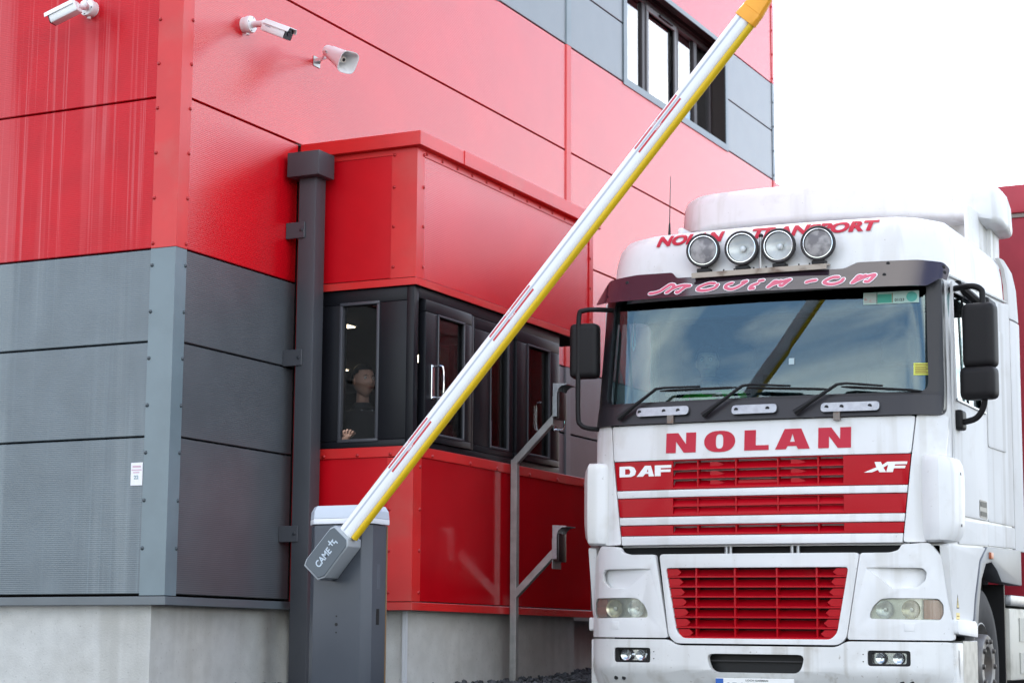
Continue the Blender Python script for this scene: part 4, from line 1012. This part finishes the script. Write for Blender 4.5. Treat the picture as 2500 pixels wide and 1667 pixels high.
# sides: door, rear quarter, collars, lower fairings, wheel arch (both sides)
arch_grey = M('arch_grey', (.17, .18, .20), .45, vary=.08)
for s in (-1, 1):
    X0, X1 = s*1.212, s*1.228
    dr = B().prism([rnd([(.405, 1.505), (1.375, 1.515), (1.375, 3.045), (.44, 3.035), (.405, 2.4)], .03), rnd([(.455, 2.965), (.508, 2.255), (1.30, 2.255), (1.30, 2.995)], .05)], X0, X1, 'x').bevel(.006).done('door', tws, tr)
    hd = B().prism(rnd([(1.09, 1.525), (1.325, 1.525), (1.325, 1.645), (1.09, 1.645)], .02), s*1.2285, s*1.231, 'x').done('door_handle', M('handle_grey', (.10, .10, .105), .4), dr)
    B().prism(rnd([(1.115, 1.537), (1.30, 1.537), (1.30, 1.568), (1.115, 1.568)], .008), s*1.2312, s*1.2335, 'x').done('handle_recess', black_pl, hd)
    B().prism(rnd([(1.115, 1.60), (1.30, 1.60), (1.30, 1.635), (1.115, 1.635)], .008), s*1.2312, s*1.2335, 'x').done('handle_recess', black_pl, hd)
    B().prism([(.47, 2.262), (.47, 2.246), (1.36, 2.246), (1.36, 2.262)], s*1.2285, s*1.238, 'x').bevel(.002, 1).done('window_sill', alum, dr)
    B().prism([(.905, 2.27), (.92, 2.27), (.80, 2.985), (.785, 2.985)], s*1.200, s*1.215, 'x').done('window_divider', black_pl, dr)
    B().prism(rnd([(1.39, 1.515), (2.27, 1.525), (2.27, 3.16), (1.39, 3.05)], .03), X0, s*1.224, 'x').bevel(.006).done('rear_quarter', tws, tr)
    B().prism(rnd([(1.42, 2.03), (2.03, 2.04), (2.03, 2.90), (1.42, 2.90)], .03), s*1.2245, s*1.232, 'x').bevel(.004).done('locker_lid', tws, tr)
    B().prism([(.40, 3.06), (2.27, 3.165), (2.27, 3.177), (.40, 3.072)], s*1.20, s*1.216, 'x').done('gutter', M('gutter_grey', (.35, .35, .34), .5), tr)
    b = B(); prof = [(2.30, 1.22), (2.42, 1.232), (2.56, 1.235), (2.60, 1.22), (2.60, 1.19), (2.30, 1.19)]
    loft(b, [[(s*x, y-dy, z) for y, x in prof] for z, dy in ((1.35, -.02), (3.05, -.02))]).bm.verts.ensure_lookup_table(); b.bm.faces.new(b.bm.verts[:6]); b.bm.faces.new(b.bm.verts[6:])
    b.bevel(.008).done('side_collar', tws, tr)
    b = B(); loft(b, [[(s*x*k, 2.30+(y-2.30)*m2-dy, z) for y, x in prof] for z, dy, m2, k in ((3.06, .0, 1, 1), (3.30, .02, .95, .995), (3.42, .05, .8, .985), (3.50, .09, .45, .96))]).bm.verts.ensure_lookup_table(); b.bm.faces.new(b.bm.verts[:6]); b.bm.faces.new(b.bm.verts[-6:])
    b.done('roof_collar', tws, tr)
    B().prism(rnd([(.47, 1.318), (1.345, 1.345), (1.345, 1.492), (.47, 1.475)], .02), s*1.205, s*1.228, 'x').bevel(.006).done('step_fairing', tws, tr)
    B().prism(rnd([(1.355, 1.345), (2.27, 1.365), (2.27, 1.512), (1.355, 1.495)], .02), s*1.205, s*1.226, 'x').bevel(.006).done('step_fairing', tws, tr)
    B().prism(rnd([(.15, 1.305), (.60, 1.305), (1.23, 1.325), (1.03, 1.235), (.86, .98), (.80, .83), (.24, .83)], .03), s*1.175, s*1.232, 'x').bevel(.010).done('wing_panel', tws, tr)
    B().prism(rnd([(.24, .745), (.80, .725), (.80, .80), (.74, .828), (.24, .835)], .02), s*1.16, s*1.262, 'x').bevel(.012).done('wing_step', tw, tr)
    ao = [(.79, .74), (.865, .95), (1.04, 1.225), (1.26, 1.335), (2.40, 1.357), (2.40, 1.10), (1.70, 1.11), (1.56, 1.185), (1.38, 1.235), (1.20, 1.215), (1.06, 1.11), (.96, .93), (.90, .74)]
    B().prism(ao, s*1.13, s*1.240, 'x').bevel(.008).done('wheel_arch', arch_grey, tr)
    B().box(min(s*1.15, s*1.256), max(s*1.15, s*1.256), 1.30, 1.38, 1.255, 1.30).bevel(.006).done('side_marker', M('marker_amber', (.42, .10, .03), .35), tr)
    B().box(min(s*.99, s*1.235), max(s*.99, s*1.235), .48, .495, .40, .70).done('entry_step', galv, tr)
    B().box(min(s*1.06, s*1.20), max(s*1.06, s*1.20), .42, .90, .43, .447).done('step_tread', black_pl, tr)
    B().box(min(s*1.215, s*1.235), max(s*1.215, s*1.235), .49, .90, .42, .703).bevel(.004, 1).done('entry_step_side', galv, tr)
    # steered wheel
    wc = Vector((s*1.16, 1.39, .53)); ax = Vector((s, 0, 0))
    tyre = [(-.26, .30), (-.27, .42), (-.25, .505), (-.20, .53), (-.05, .532), (-.01, .520), (.012, .47), (.016, .40), (.006, .33), (-.006, .295)]
    wh_ = B().lathe(wc, ax, tyre, 56, False).done('wheel', M('tyre_rubber', (.018, .017, .019), .75, vary=.3, vscale=9), tr)
    B().lathe(wc, ax, [(-.006, .298), (-.002, .288), (-.03, .275), (-.12, .262), (-.15, .24), (-.10, .225), (-.03, .220), (.030, .216), (.040, .208), (.040, .145), (.035, .135), (-.03, .128), (-.04, .10), (-.04, .001)], 48, False).done('rim', M('rim_grey', (.23, .225, .22), .5, metal=.35, dirt=((.10, .07, .05), .6, 8, .45)), wh_)
    for k in range(10):
        a = 2*math.pi*k/10; p = wc + Vector((s*.040, math.cos(a)*.176, math.sin(a)*.176))
        B().lathe(p, ax, [(0, .019), (.004, .019), (.005, .016), (.016, .014), (.018, .006)], 8).done('wheel_nut', M('nut_steel', (.10, .09, .085), .5, metal=.6), wh_)
    # side tank and catwalk steps behind the wheel
    tk = B().box(min(s*.95, s*1.20), max(s*.95, s*1.20), 2.15, 3.10, .42, .94).bevel(.03).done('side_locker', M('locker_white', (.52, .51, .46), .5, dirt=((.22, .2, .16), .6, 4, .5)), tr)
    B().box(min(s*1.0, s*1.215), max(s*1.0, s*1.215), 2.13, 3.10, .955, 1.03).bevel(.015).done('locker_step', alum, tr)
    B().box(min(s*1.201, s*1.208), max(s*1.201, s*1.208), 2.45, 3.0, .70, .87).done('locker_hatch', M('hatch_grey', (.40, .40, .37), .5), tk)
    B().box(min(s*1.201, s*1.208), max(s*1.201, s*1.208), 2.45, 3.0, .47, .62).done('locker_hatch', MATS['hatch_grey'], tk)
    B().box(min(s*.72, s*1.19), max(s*.72, s*1.19), 2.00, 2.03, .3, 1.10).done('mud_flap', black_pl, tr)
# yellow warning stickers and badge on the right side
ysk = M('sticker_yellow', (.72, .58, .22), .5)
sk = B().prism([(.330, .905), (.400, .905), (.365, .995)], 1.2325, 1.2335, 'x').done('warning_triangle', M('sticker_black', (.02, .02, .02), .5), tr)
B().prism([(.341, .912), (.389, .912), (.365, .978)], 1.2336, 1.2342, 'x').done('triangle_fill', ysk, sk)
B().prism([(.361, .925), (.369, .925), (.369, .955), (.361, .955)], 1.2343, 1.2348, 'x').done('triangle_mark', MATS['sticker_black'], sk)
sk = B().prism([(.318, .808), (.412, .808), (.412, .878), (.318, .878)], 1.2325, 1.2335, 'x').done('warning_sticker', ysk, tr)
for z in (.852, .832): B().prism([(.332, z), (.398, z), (.398, z+.008), (.332, z+.008)], 1.2336, 1.2340, 'x').done('sticker_line', M('sticker_ink', (.30, .2, .05), .6), sk)
def side_text(body, y0, z0, wd, ht, mt):
    b = text_bm(body, wd, ht, .0015, 0, .01); b.xf(Matrix(((0, 0, 1, 1.2285), (1, 0, 0, y0), (0, 1, 0, z0), (0, 0, 0, 1)))).done('side_badge', mt, tr)
side_text('XF', .50, 1.640, .11, .055, MATS['handle_grey']); side_text('480', .50, 1.580, .12, .045, MATS['handle_grey'])
# number plate
npl = B().box(-.264, .264, -.012, -.004, .335, .450).bevel(.002, 1).done('number_plate', M('plate_white', (.80, .81, .80), .4), tr)
B().box(-.262, -.210, -.0145, -.0125, .338, .447).done('plate_band', M('plate_blue', (.01, .10, .42), .4), npl)
for body, u0, wd, z0, ht in (('LOCH GARMAN', -.058, .15, .431, .012), ('05-WX-3808', -.195, .44, .350, .072)):
    b = text_bm(body, wd, ht, .001, 0, .02); b.xf(Matrix(((1, 0, 0, u0), (0, 0, -1, -.0122), (0, 1, 0, z0), (0, 0, 0, 1)))).done('plate_lettering', MATS['sticker_black'], npl)
# mirrors
def rbox(name, p, w_, d_, h, mt, parent, bev=.035, rz=0):
    b = B().box(-w_/2, w_/2, -d_/2, d_/2, -h/2, h/2).bevel(bev, 4).xf(Matrix.Translation(p) @ Matrix.Rotation(rz, 4, 'Z')); return b.done(name, mt, parent)
mir_m = M('mirror_black', (.009, .008, .009), .55, spec=.25)
for s in (-1, 1):
    if s < 0:
        px, py = -1.31, .17
        arm_p = [(-1.10, .30, 2.955), (-1.20, .22, 2.955), (-1.285, .17, 2.945), (-1.315, .16, 2.90), (-1.318, .16, 2.60), (-1.318, .16, 2.22), (-1.30, .165, 2.15), (-1.25, .18, 2.125), (-1.18, .24, 2.12)]
        ma = B().tube(smooth_pts(arm_p, 5), .017, 12).done('mirror_arm', mir_m, tr)
        rbox('mirror_housing', (px+.022, py+.04, 2.665), .205, .12, .385, mir_m, ma, .045, R(6))
    else:
        arm_p = [(1.20, .50, 2.985), (1.26, .46, 2.985), (1.36, .42, 2.985), (1.415, .42, 2.96), (1.425, .42, 2.90), (1.425, .42, 2.55), (1.425, .42, 2.30), (1.415, .43, 2.20), (1.36, .45, 2.125), (1.25, .48, 2.10)]
        ma = B().tube(smooth_pts(arm_p, 5), .020, 12).done('mirror_arm', mir_m, tr)
        rbox('mirror_housing', (1.405, .42, 2.655), .215, .14, .425, mir_m, ma, .05, R(-8))
        rbox('mirror_housing', (1.395, .41, 2.345), .235, .14, .215, mir_m, ma, .05, R(-8))
        rbox('mirror_foot', (1.245, .50, 2.12), .06, .13, .13, mir_m, ma, .025)
        B().tube([(1.22, .62, 3.04), (1.30, .95, 2.95), (1.33, 1.1, 2.93)], .03, 8).done('kerb_mirror_arm', mir_m, tr)
        rbox('kerb_mirror', (1.30, 1.05, 2.95), .12, .26, .10, mir_m, tr, .03)
# stickers on the windscreen
def ws_at(d): return lambda c: Vector((c.x, c.y + .75*pl(c.x) + .028 - d + lerp_tab(c.z, [(2.2, .155), (3.1, .215)]), c.z))
def wsticker(name, u0, u1, z0, z1, mt):
    b = B().box(u0, u1, 0, .0015, z0, z1).slice([x for x in US if u0 < x < u1]).move(ws_at(.004)); return b.done(name, mt, tr)
ds = wsticker('tax_disc_strip', .684, 1.045, 2.875, 2.955, M('disc_pale', (.48, .68, .62), .6))
for u0, u1, z0, z1, mt in ((.690, .770, 2.882, 2.948, M('disc_mix', (.45, .52, .48), .6, dirt=((.5, .16, .14), .9, 25, .5))), (.778, .870, 2.882, 2.940, M('disc_green', (.06, .38, .28), .6)), (.772, .776, 2.876, 2.954, MATS['sticker_black']), (.872, .877, 2.880, 2.945, M('disc_brown', (.22, .20, .08), .6))):
    b = B().box(u0, u1, 0, .001, z0, z1).slice([x for x in US if u0 < x < u1]).move(ws_at(.0055)); b.done('disc_panel', mt, ds)
b = B().prism([(1.0+.034*math.cos(a), 2.915+.034*math.sin(a)) for a in [2*math.pi*k/24 for k in range(24)]], 0, .001); b.move(ws_at(.0057)).done('disc_round', M('disc_teal', (.10, .45, .38), .6), ds)
b = text_bm('01/23', .062, .018, .0008, 0, .02); b.xf(Matrix(((1, 0, 0, .890), (0, 0, -1, 0), (0, 1, 0, 2.888), (0, 0, 0, 1)))).move(ws_at(.0058)).done('disc_date', MATS['sticker_black'], ds)
ns = wsticker('yellow_notice', 1.01, 1.108, 2.395, 2.475, M('notice_yellow', (.62, .66, .10), .6))
for k in range(5):
    b = B().box(1.02, 1.098-.01*(k % 2), 0, .0008, 2.460-.012*k-(.004 if k else 0), 2.466-.012*k-(.004 if k else 0)).move(ws_at(.0055)); b.done('notice_line', M('notice_ink', (.30, .16, .05), .6), ns)
wsticker('white_sticker', .185, .222, 2.50, 2.542, M('sticker_bluewhite', (.40, .52, .56), .6))
# cab inside: dash, wheel, seats, bunk curtain
dash = M('dash_grey', (.035, .04, .045), .7)
B().prism([(.28, 2.10), (.30, 2.295), (.55, 2.33), (.80, 2.27), (.95, 2.0), (.28, 2.0)], -1.13, 1.13, 'x').bevel(.02).done('dashboard', dash, tr)
B().box(-1.13, 1.13, 1.72, 1.76, 1.95, 3.2).done('bunk_curtain', M('curtain_grey', (.035, .04, .045), .9, vary=.3, vscale=14), tr)
B().box(-1.13, 1.13, .36, 1.5, 3.02, 3.10).bevel(.02).done('overhead_locker', M('locker_dark', (.02, .021, .024), .7), tr)
B().prism([(.30, 2.985), (.52, 2.985), (.60, 3.03), (.60, 3.06), (.28, 3.06)], -1.08, 1.08, 'x').done('sunblind_housing', black_pl, tr)
B().tube([(-.62+.23*math.cos(a), .80+.10*math.sin(a), 2.33+.20*math.sin(a)) for a in [2*math.pi*k/28 for k in range(29)]], .016, 8).done('steering_wheel', black_pl, tr)
seat = M('seat_fabric', (.05, .055, .07), .9)
for u in (-.62, .62):
    B().box(u-.25, u+.25, 1.42, 1.56, 1.9, 2.62).bevel(.06, 3).done('seat', seat, tr)
    B().box(u-.14, u+.14, 1.43, 1.54, 2.64, 2.84).bevel(.05, 3).done('headrest', seat, tr)
B().tube([(-1.02, .42, 3.0), (-1.02, .42, 2.72), (-1.01, .42, 2.68), (-1.0, .42, 2.72), (-1.0, .42, 3.0)], .004, 6).done('hanging_cord', white_plastic, tr)

# ------------------------------------------------------------------ trailer
tl_ = thing('red_trailer', 'dark red box trailer coupled behind the white cab', 'trailer', (TX, TY+3.4, 0), local=True)
tlr = M('trailer_red', (.30, .012, .028), .45, spec=.4, dirt=((.16, .01, .015), .7, 2.5, .5), vary=.1)
B().box(-1.275, 1.275, 0, 12.5, 1.05, 4.06).bevel(.02).done('body', tlr, tl_)
B().box(-1.275, 1.275, -.04, 12.5, 4.085, 4.32).bevel(.03).done('header', M('trailer_header', (.38, .025, .045), .45, vary=.08), tl_)
B().box(-1.25, 1.25, -.01, 12.4, 4.055, 4.09).done('header_gap', M('gap_grey', (.25, .22, .20), .7), tl_)
B().box(.86, .96, -.046, -.041, 4.16, 4.27).done('marker_plate', white_plastic, tl_)
B().box(-.5, .5, -.5, 12, .85, 1.05).done('chassis', black_pl, tl_)
for y in (8.2, 9.5, 10.8):
    for s in (-1, 1):
        w2 = B().lathe((s*1.22, y, .53), (s, 0, 0), [(-.34, .30), (-.35, .48), (-.30, .53), (-.03, .53), (0, .48), (.0, .30)], 32, False).done('wheel', MATS['tyre_rubber'], tl_)
        B().lathe((s*1.22, y, .53), (s, 0, 0), [(-.01, .30), (-.10, .26), (-.12, .10), (-.12, .001)], 24, False).done('rim', MATS['rim_grey'], w2)
for s in (-1, 1):
    w2 = B().lathe((s*1.20, 4.95, .53), (s, 0, 0), [(-.55, .30), (-.56, .48), (-.5, .53), (-.03, .53), (0, .48), (.0, .30)], 32, False).move(lambda c: Vector((c.x, c.y, c.z))).done('drive_wheel', MATS['tyre_rubber'], tr)
    B().lathe((s*1.20, 4.95, .53), (s, 0, 0), [(-.01, .30), (-.16, .24), (-.16, .001)], 24, False).done('rim', MATS['rim_grey'], w2)
B().box(-.42, .42, .5, 6.0, .70, .95).done('frame_rails', black_pl, tr)

# ------------------------------------------------------------------ people
skin = M('skin', (.50, .30, .22), .55, vary=.06, vscale=20)
skin_dark = M('skin_lip', (.40, .16, .14), .5)
hair_m = M('hair_dark', (.012, .009, .008), .5, vary=.3, vscale=60)
eye_w = M('eye_white', (.70, .68, .65), .3); eye_d = M('eye_dark', (.02, .015, .012), .2)
def g(x, y, z, cx, cy, cz, s): return math.exp(-((x-cx)**2+(y-cy)**2+(z-cz)**2)/(2*s*s))
def head_shape(v):
    """Unit sphere point to a head about 0.23 m tall; face towards +y, centre at mid head."""
    x, y, z = v
    X, Y, Z = x*.074, y*.095, z*.116
    if Z < 0:                                     # narrower jaw, flat throat
        k = -Z/.116; X *= 1-.30*k*k; Y = Y*(1-.18*k) + .016*k
        if Y < 0: Y *= 1-.35*k
    if Y < 0 and Z > -.03: Y *= 1.06
    f = max(0, Y/.095)
    nx = abs(X)
    Y += .024*g(X, 0, Z, 0, 0, -.022, .0115)*f + .012*g(X, 0, Z, 0, 0, .004, .010)*f        # nose tip and bridge
    Y -= .013*g(nx, 0, Z, .031, 0, .012, .013)*f                                            # eye sockets
    Y += .006*g(nx, 0, Z, .026, 0, .032, .013)*f                                            # brow
    Y += .006*g(nx, 0, Z, .040, 0, -.020, .018)*f                                           # cheek
    Y += .007*g(X, 0, Z, 0, 0, -.056, .013)*f - .006*g(X, 0, Z, 0, 0, -.072, .008)*f        # lips, chin dip
    Y += .010*g(X, 0, Z, 0, 0, -.093, .016)*f                                               # chin
    return Vector((X, Y, Z))
def head_into(b, T):
    t = bmesh.new(); bmesh.ops.create_uvsphere(t, u_segments=48, v_segments=36, radius=1)
    for v in t.verts: v.co = T @ head_shape(v.co)
    for sgn in (-1, 1):                           # ears
        bmesh.ops.create_uvsphere(t, u_segments=12, v_segments=8, radius=1, matrix=T @ Matrix.Translation((sgn*.073, -.008, -.006)) @ Matrix.Rotation(sgn*R(-18), 4, 'Z') @ Matrix.Diagonal((.009, .020, .032, 1)))
    me = bpy.data.meshes.new('h'); t.to_mesh(me); t.free(); b.bm.from_mesh(me); bpy.data.meshes.remove(me)
def hair_for(T, parent, line, back, mat):
    b = B(); bmesh.ops.create_uvsphere(b.bm, u_segments=40, v_segments=30, radius=1)
    kill = []
    for v in b.bm.verts:
        h = head_shape(v.co); n_ = Vector((v.co.x/.074, v.co.y/.095, v.co.z/.116)).normalized()
        if h.z < line + (.0 if h.y > .02 else -.062*min(1, (.02-h.y)/.05)) - (.030 if abs(h.x) > .05 and h.y < .045 else 0): kill.append(v)
        v.co = T @ (h + n_*(.008 + (.006 if h.y < 0 else 0) + random.uniform(0, .0015)))
    bmesh.ops.delete(b.bm, geom=kill, context='VERTS')
    if back:
        t = bmesh.new(); bmesh.ops.create_uvsphere(t, u_segments=16, v_segments=10, radius=1, matrix=T @ Matrix.Translation((0, -.115, .015)) @ Matrix.Diagonal((.035, .032, .036, 1)))
        me = bpy.data.meshes.new('h'); t.to_mesh(me); t.free(); b.bm.from_mesh(me); bpy.data.meshes.remove(me)
    return b.done('hair', mat, parent, ang=80)
def skinned(chains, radii):
    """Skin-modifier mesh from chains of named joints."""
    names = list(radii); idx = {n_: i for i, n_ in enumerate(names)}
    me = bpy.data.meshes.new('sk'); me.from_pydata([radii[n_][0] for n_ in names], [(idx[a], idx[c]) for ch in chains for a, c in zip(ch, ch[1:])], [])
    o_ = bpy.data.objects.new('sk', me); C.objects.link(o_)
    o_.modifiers.new('s', 'SKIN'); sd = o_.modifiers.new('u', 'SUBSURF'); sd.levels = 2; sd.render_levels = 2
    for i, n_ in enumerate(names):
        r = radii[n_][1]; me.skin_vertices[0].data[i].radius = r if isinstance(r, tuple) else (r, r)
    me.skin_vertices[0].data[0].use_root = True
    bpy.context.view_layer.update()
    m2 = bpy.data.meshes.new_from_object(o_.evaluated_get(bpy.context.evaluated_depsgraph_get()))
    b = B(); b.bm.from_mesh(m2); bpy.data.objects.remove(o_); bpy.data.meshes.remove(me); bpy.data.meshes.remove(m2)
    return b
def person(label, T, body, chains, cloth, cchains, cloth_mat, line, back, hairm, extra=None):
    """T places the head (face +y); body/cloth are joint tables in world coordinates."""
    base = min(p[0][2] for p in body.values())
    t = thing('person', label, 'person', (T.translation.x, T.translation.y, base))
    b = skinned(chains, body); head_into(b, T)
    b.done('body', skin, t, ang=80)
    for sgn in (-1, 1):
        e = B().ball(T @ Vector((sgn*.031, .0785, .012)), .0105, 12, 8).done('eye', eye_w, t)
        B().ball(T @ Vector((sgn*.031, .0865, .012)), .0052, 10, 6).done('iris', eye_d, e)
        b = B().tube([T @ Vector((sgn*x, y, z)) for x, y, z in ((.014, .090, .026), (.030, .088, .032), (.046, .074, .027))], [.0025, .0035, .002], 6); b.done('eyebrow', hairm, t)
    B().tube([T @ Vector((x, y, -.056)) for x, y in ((-.022, .082), (-.010, .094), (0, .0965), (.010, .094), (.022, .082))], [.002, .0045, .0055, .0045, .002], 8).done('lips', skin_dark, t)
    hair_for(T, t, line, back, hairm)
    skinned(cchains, cloth).done('shirt', cloth_mat, t, ang=80)
    return t
def face_mat(p, yaw_, pit=0, rol=0): return Matrix.Translation(p) @ Matrix.Rotation(yaw_, 4, 'Z') @ Matrix.Rotation(pit, 4, 'X') @ Matrix.Rotation(rol, 4, 'Y')
# gatehouse attendant: stands behind the narrow window, looks towards the lorry, one hand at the sill
hx, hy, hz = -7.115, 12.08, 2.492
def attendant():
    sx_, sy_ = .85, .50                                  # shoulder line direction
    P = lambda a, f, z: (hx + a*.78 + f*.62, hy + a*.62 - f*.78, z)      # a: along shoulders, f: forward to the glass
    body = {'pelvis': (P(0, -.02, 1.90), (.11, .08)), 'chest': (P(0, -.03, 2.12), (.09, .07)), 'necklow': (P(0, -.03, 2.315), .052), 'neck': (P(0, -.015, 2.40), .046), 'skull': (P(0, 0, 2.47), .055),
            'shL': (P(-.14, -.03, 2.18), .036), 'elL': (P(-.22, .02, 2.02), .040), 'wrL': (P(-.15, .16, 2.045), .026), 'paL': (P(-.135, .195, 2.075), (.030, .016)),
            'shR': (P(.14, -.03, 2.18), .036), 'elR': (P(.23, .0, 2.00), .040), 'wrR': (P(.22, .10, 1.86), .026), 'paR': (P(.215, .14, 1.84), (.03, .016))}
    ch = [['pelvis', 'chest', 'necklow', 'neck', 'skull'], ['chest', 'shL', 'elL', 'wrL', 'paL'], ['chest', 'shR', 'elR', 'wrR', 'paR']]
    for i, (a, l_) in enumerate(((-.028, .055), (-.010, .066), (.010, .062), (.028, .048))):
        k = 'fL%d' % i
        body[k+'a'] = (P(-.135+a, .215, 2.088), .0085); body[k+'b'] = (P(-.135+a*1.1, .232, 2.088+l_*.35), .0080); body[k+'c'] = (P(-.135+a*1.1+.012, .222, 2.082+l_*.62), .0070)
        ch.append(['paL', k+'a', k+'b', k+'c'])
    body['thA'] = (P(-.100, .195, 2.085), .0095); body['thB'] = (P(-.078, .210, 2.105), .0085); ch.append(['paL', 'thA', 'thB'])
    cloth = {'pelvis': (P(0, -.02, 1.82), (.175, .12)), 'waist': (P(0, -.02, 2.0), (.165, .115)), 'chest': (P(0, -.03, 2.17), (.155, .11)), 'upper': (P(0, -.03, 2.285), (.098, .082)), 'collar': (P(0, -.022, 2.362), (.062, .060)),
             'shL': (P(-.15, -.03, 2.225), .068), 'elL': (P(-.225, .02, 2.02), .056), 'wrL': (P(-.165, .13, 2.04), .042),
             'shR': (P(.15, -.03, 2.225), .068), 'elR': (P(.235, .0, 2.00), .056), 'wrR': (P(.225, .085, 1.87), .042)}
    cc_ = [['pelvis', 'waist', 'chest', 'upper', 'collar'], ['chest', 'shL', 'elL', 'wrL'], ['chest', 'shR', 'elR', 'wrR']]
    t = person('dark haired person in a dark top looking out of the gatehouse window', face_mat((hx, hy, hz), R(-118), R(2)), body, ch, cloth, cc_, M('shirt_black', (.014, .015, .017), .85), .066, True, hair_m)
    for a in (-.02, .055):
        B().ball(P(a, .085, 2.275), .006, 8, 6).done('collar_pin', chrome, t)
attendant()
# lorry driver in a green safety vest, seen faintly behind the windscreen
dx, dy, dz = TX-.66, TY+.95, 2.66
def driver():
    P = lambda a, f, z: (dx+a, dy-f, z+.06)
    body = {'pelvis': (P(0, -.22, 1.95), (.16, .12)), 'chest': (P(.02, -.10, 2.25), (.15, .11)), 'necklow': (P(.0, -.05, 2.40), .062), 'neck': (P(0, -.02, 2.49), .056), 'skull': (P(0, 0, 2.58), .055),
            'shL': (P(-.18, -.08, 2.34), .055), 'elL': (P(-.26, .12, 2.16), .045), 'wrL': (P(-.16, .30, 2.30), .028), 'paL': (P(-.14, .33, 2.34), (.032, .018)),
            'shR': (P(.20, -.08, 2.34), .055), 'elR': (P(.30, .12, 2.16), .045), 'wrR': (P(.22, .28, 2.28), .028), 'paR': (P(.20, .31, 2.32), (.032, .018))}
    ch = [['pelvis', 'chest', 'necklow', 'neck', 'skull'], ['chest', 'shL', 'elL', 'wrL', 'paL'], ['chest', 'shR', 'elR', 'wrR', 'paR']]
    for sd, q in (('L', -1), ('R', 1)):
        bx_, bf, bz = (-.14, .33, 2.34) if q < 0 else (.20, .31, 2.32)
        for i, a in enumerate((-.024, -.008, .008, .024)):
            k = 'f%s%d' % (sd, i)
            body[k+'a'] = (P(bx_+a, bf+.03, bz+.015), .009); body[k+'b'] = (P(bx_+a, bf+.055, bz+.002), .0085); body[k+'c'] = (P(bx_+a, bf+.045, bz-.022), .0075)
            ch.append(['pa'+sd, k+'a', k+'b', k+'c'])
        body['th%sA' % sd] = (P(bx_-q*.035, bf+.01, bz+.01), .010); body['th%sB' % sd] = (P(bx_-q*.05, bf+.035, bz+.01), .009); ch.append(['pa'+sd, 'th%sA' % sd, 'th%sB' % sd])
    cloth = {'pelvis': (P(0, -.22, 1.92), (.19, .14)), 'chest': (P(.02, -.10, 2.24), (.19, .14)), 'collar': (P(0, -.06, 2.40), (.085, .075)),
             'shL': (P(-.19, -.08, 2.335), .078), 'elL': (P(-.26, .12, 2.16), .060), 'wrL': (P(-.17, .27, 2.28), .045),
             'shR': (P(.21, -.08, 2.335), .078), 'elR': (P(.30, .12, 2.16), .060), 'wrR': (P(.23, .25, 2.26), .045)}
    cc_ = [['pelvis', 'chest', 'collar'], ['chest', 'shL', 'elL', 'wrL'], ['chest', 'shR', 'elR', 'wrR']]
    person('driver in a bright green safety vest at the wheel of the lorry', face_mat((dx, dy, dz), R(195), R(0)), body, ch, cloth, cc_, M('vest_green', (.10, .55, .06), .8), .050, False, M('hair_brown', (.06, .04, .03), .6))
driver()
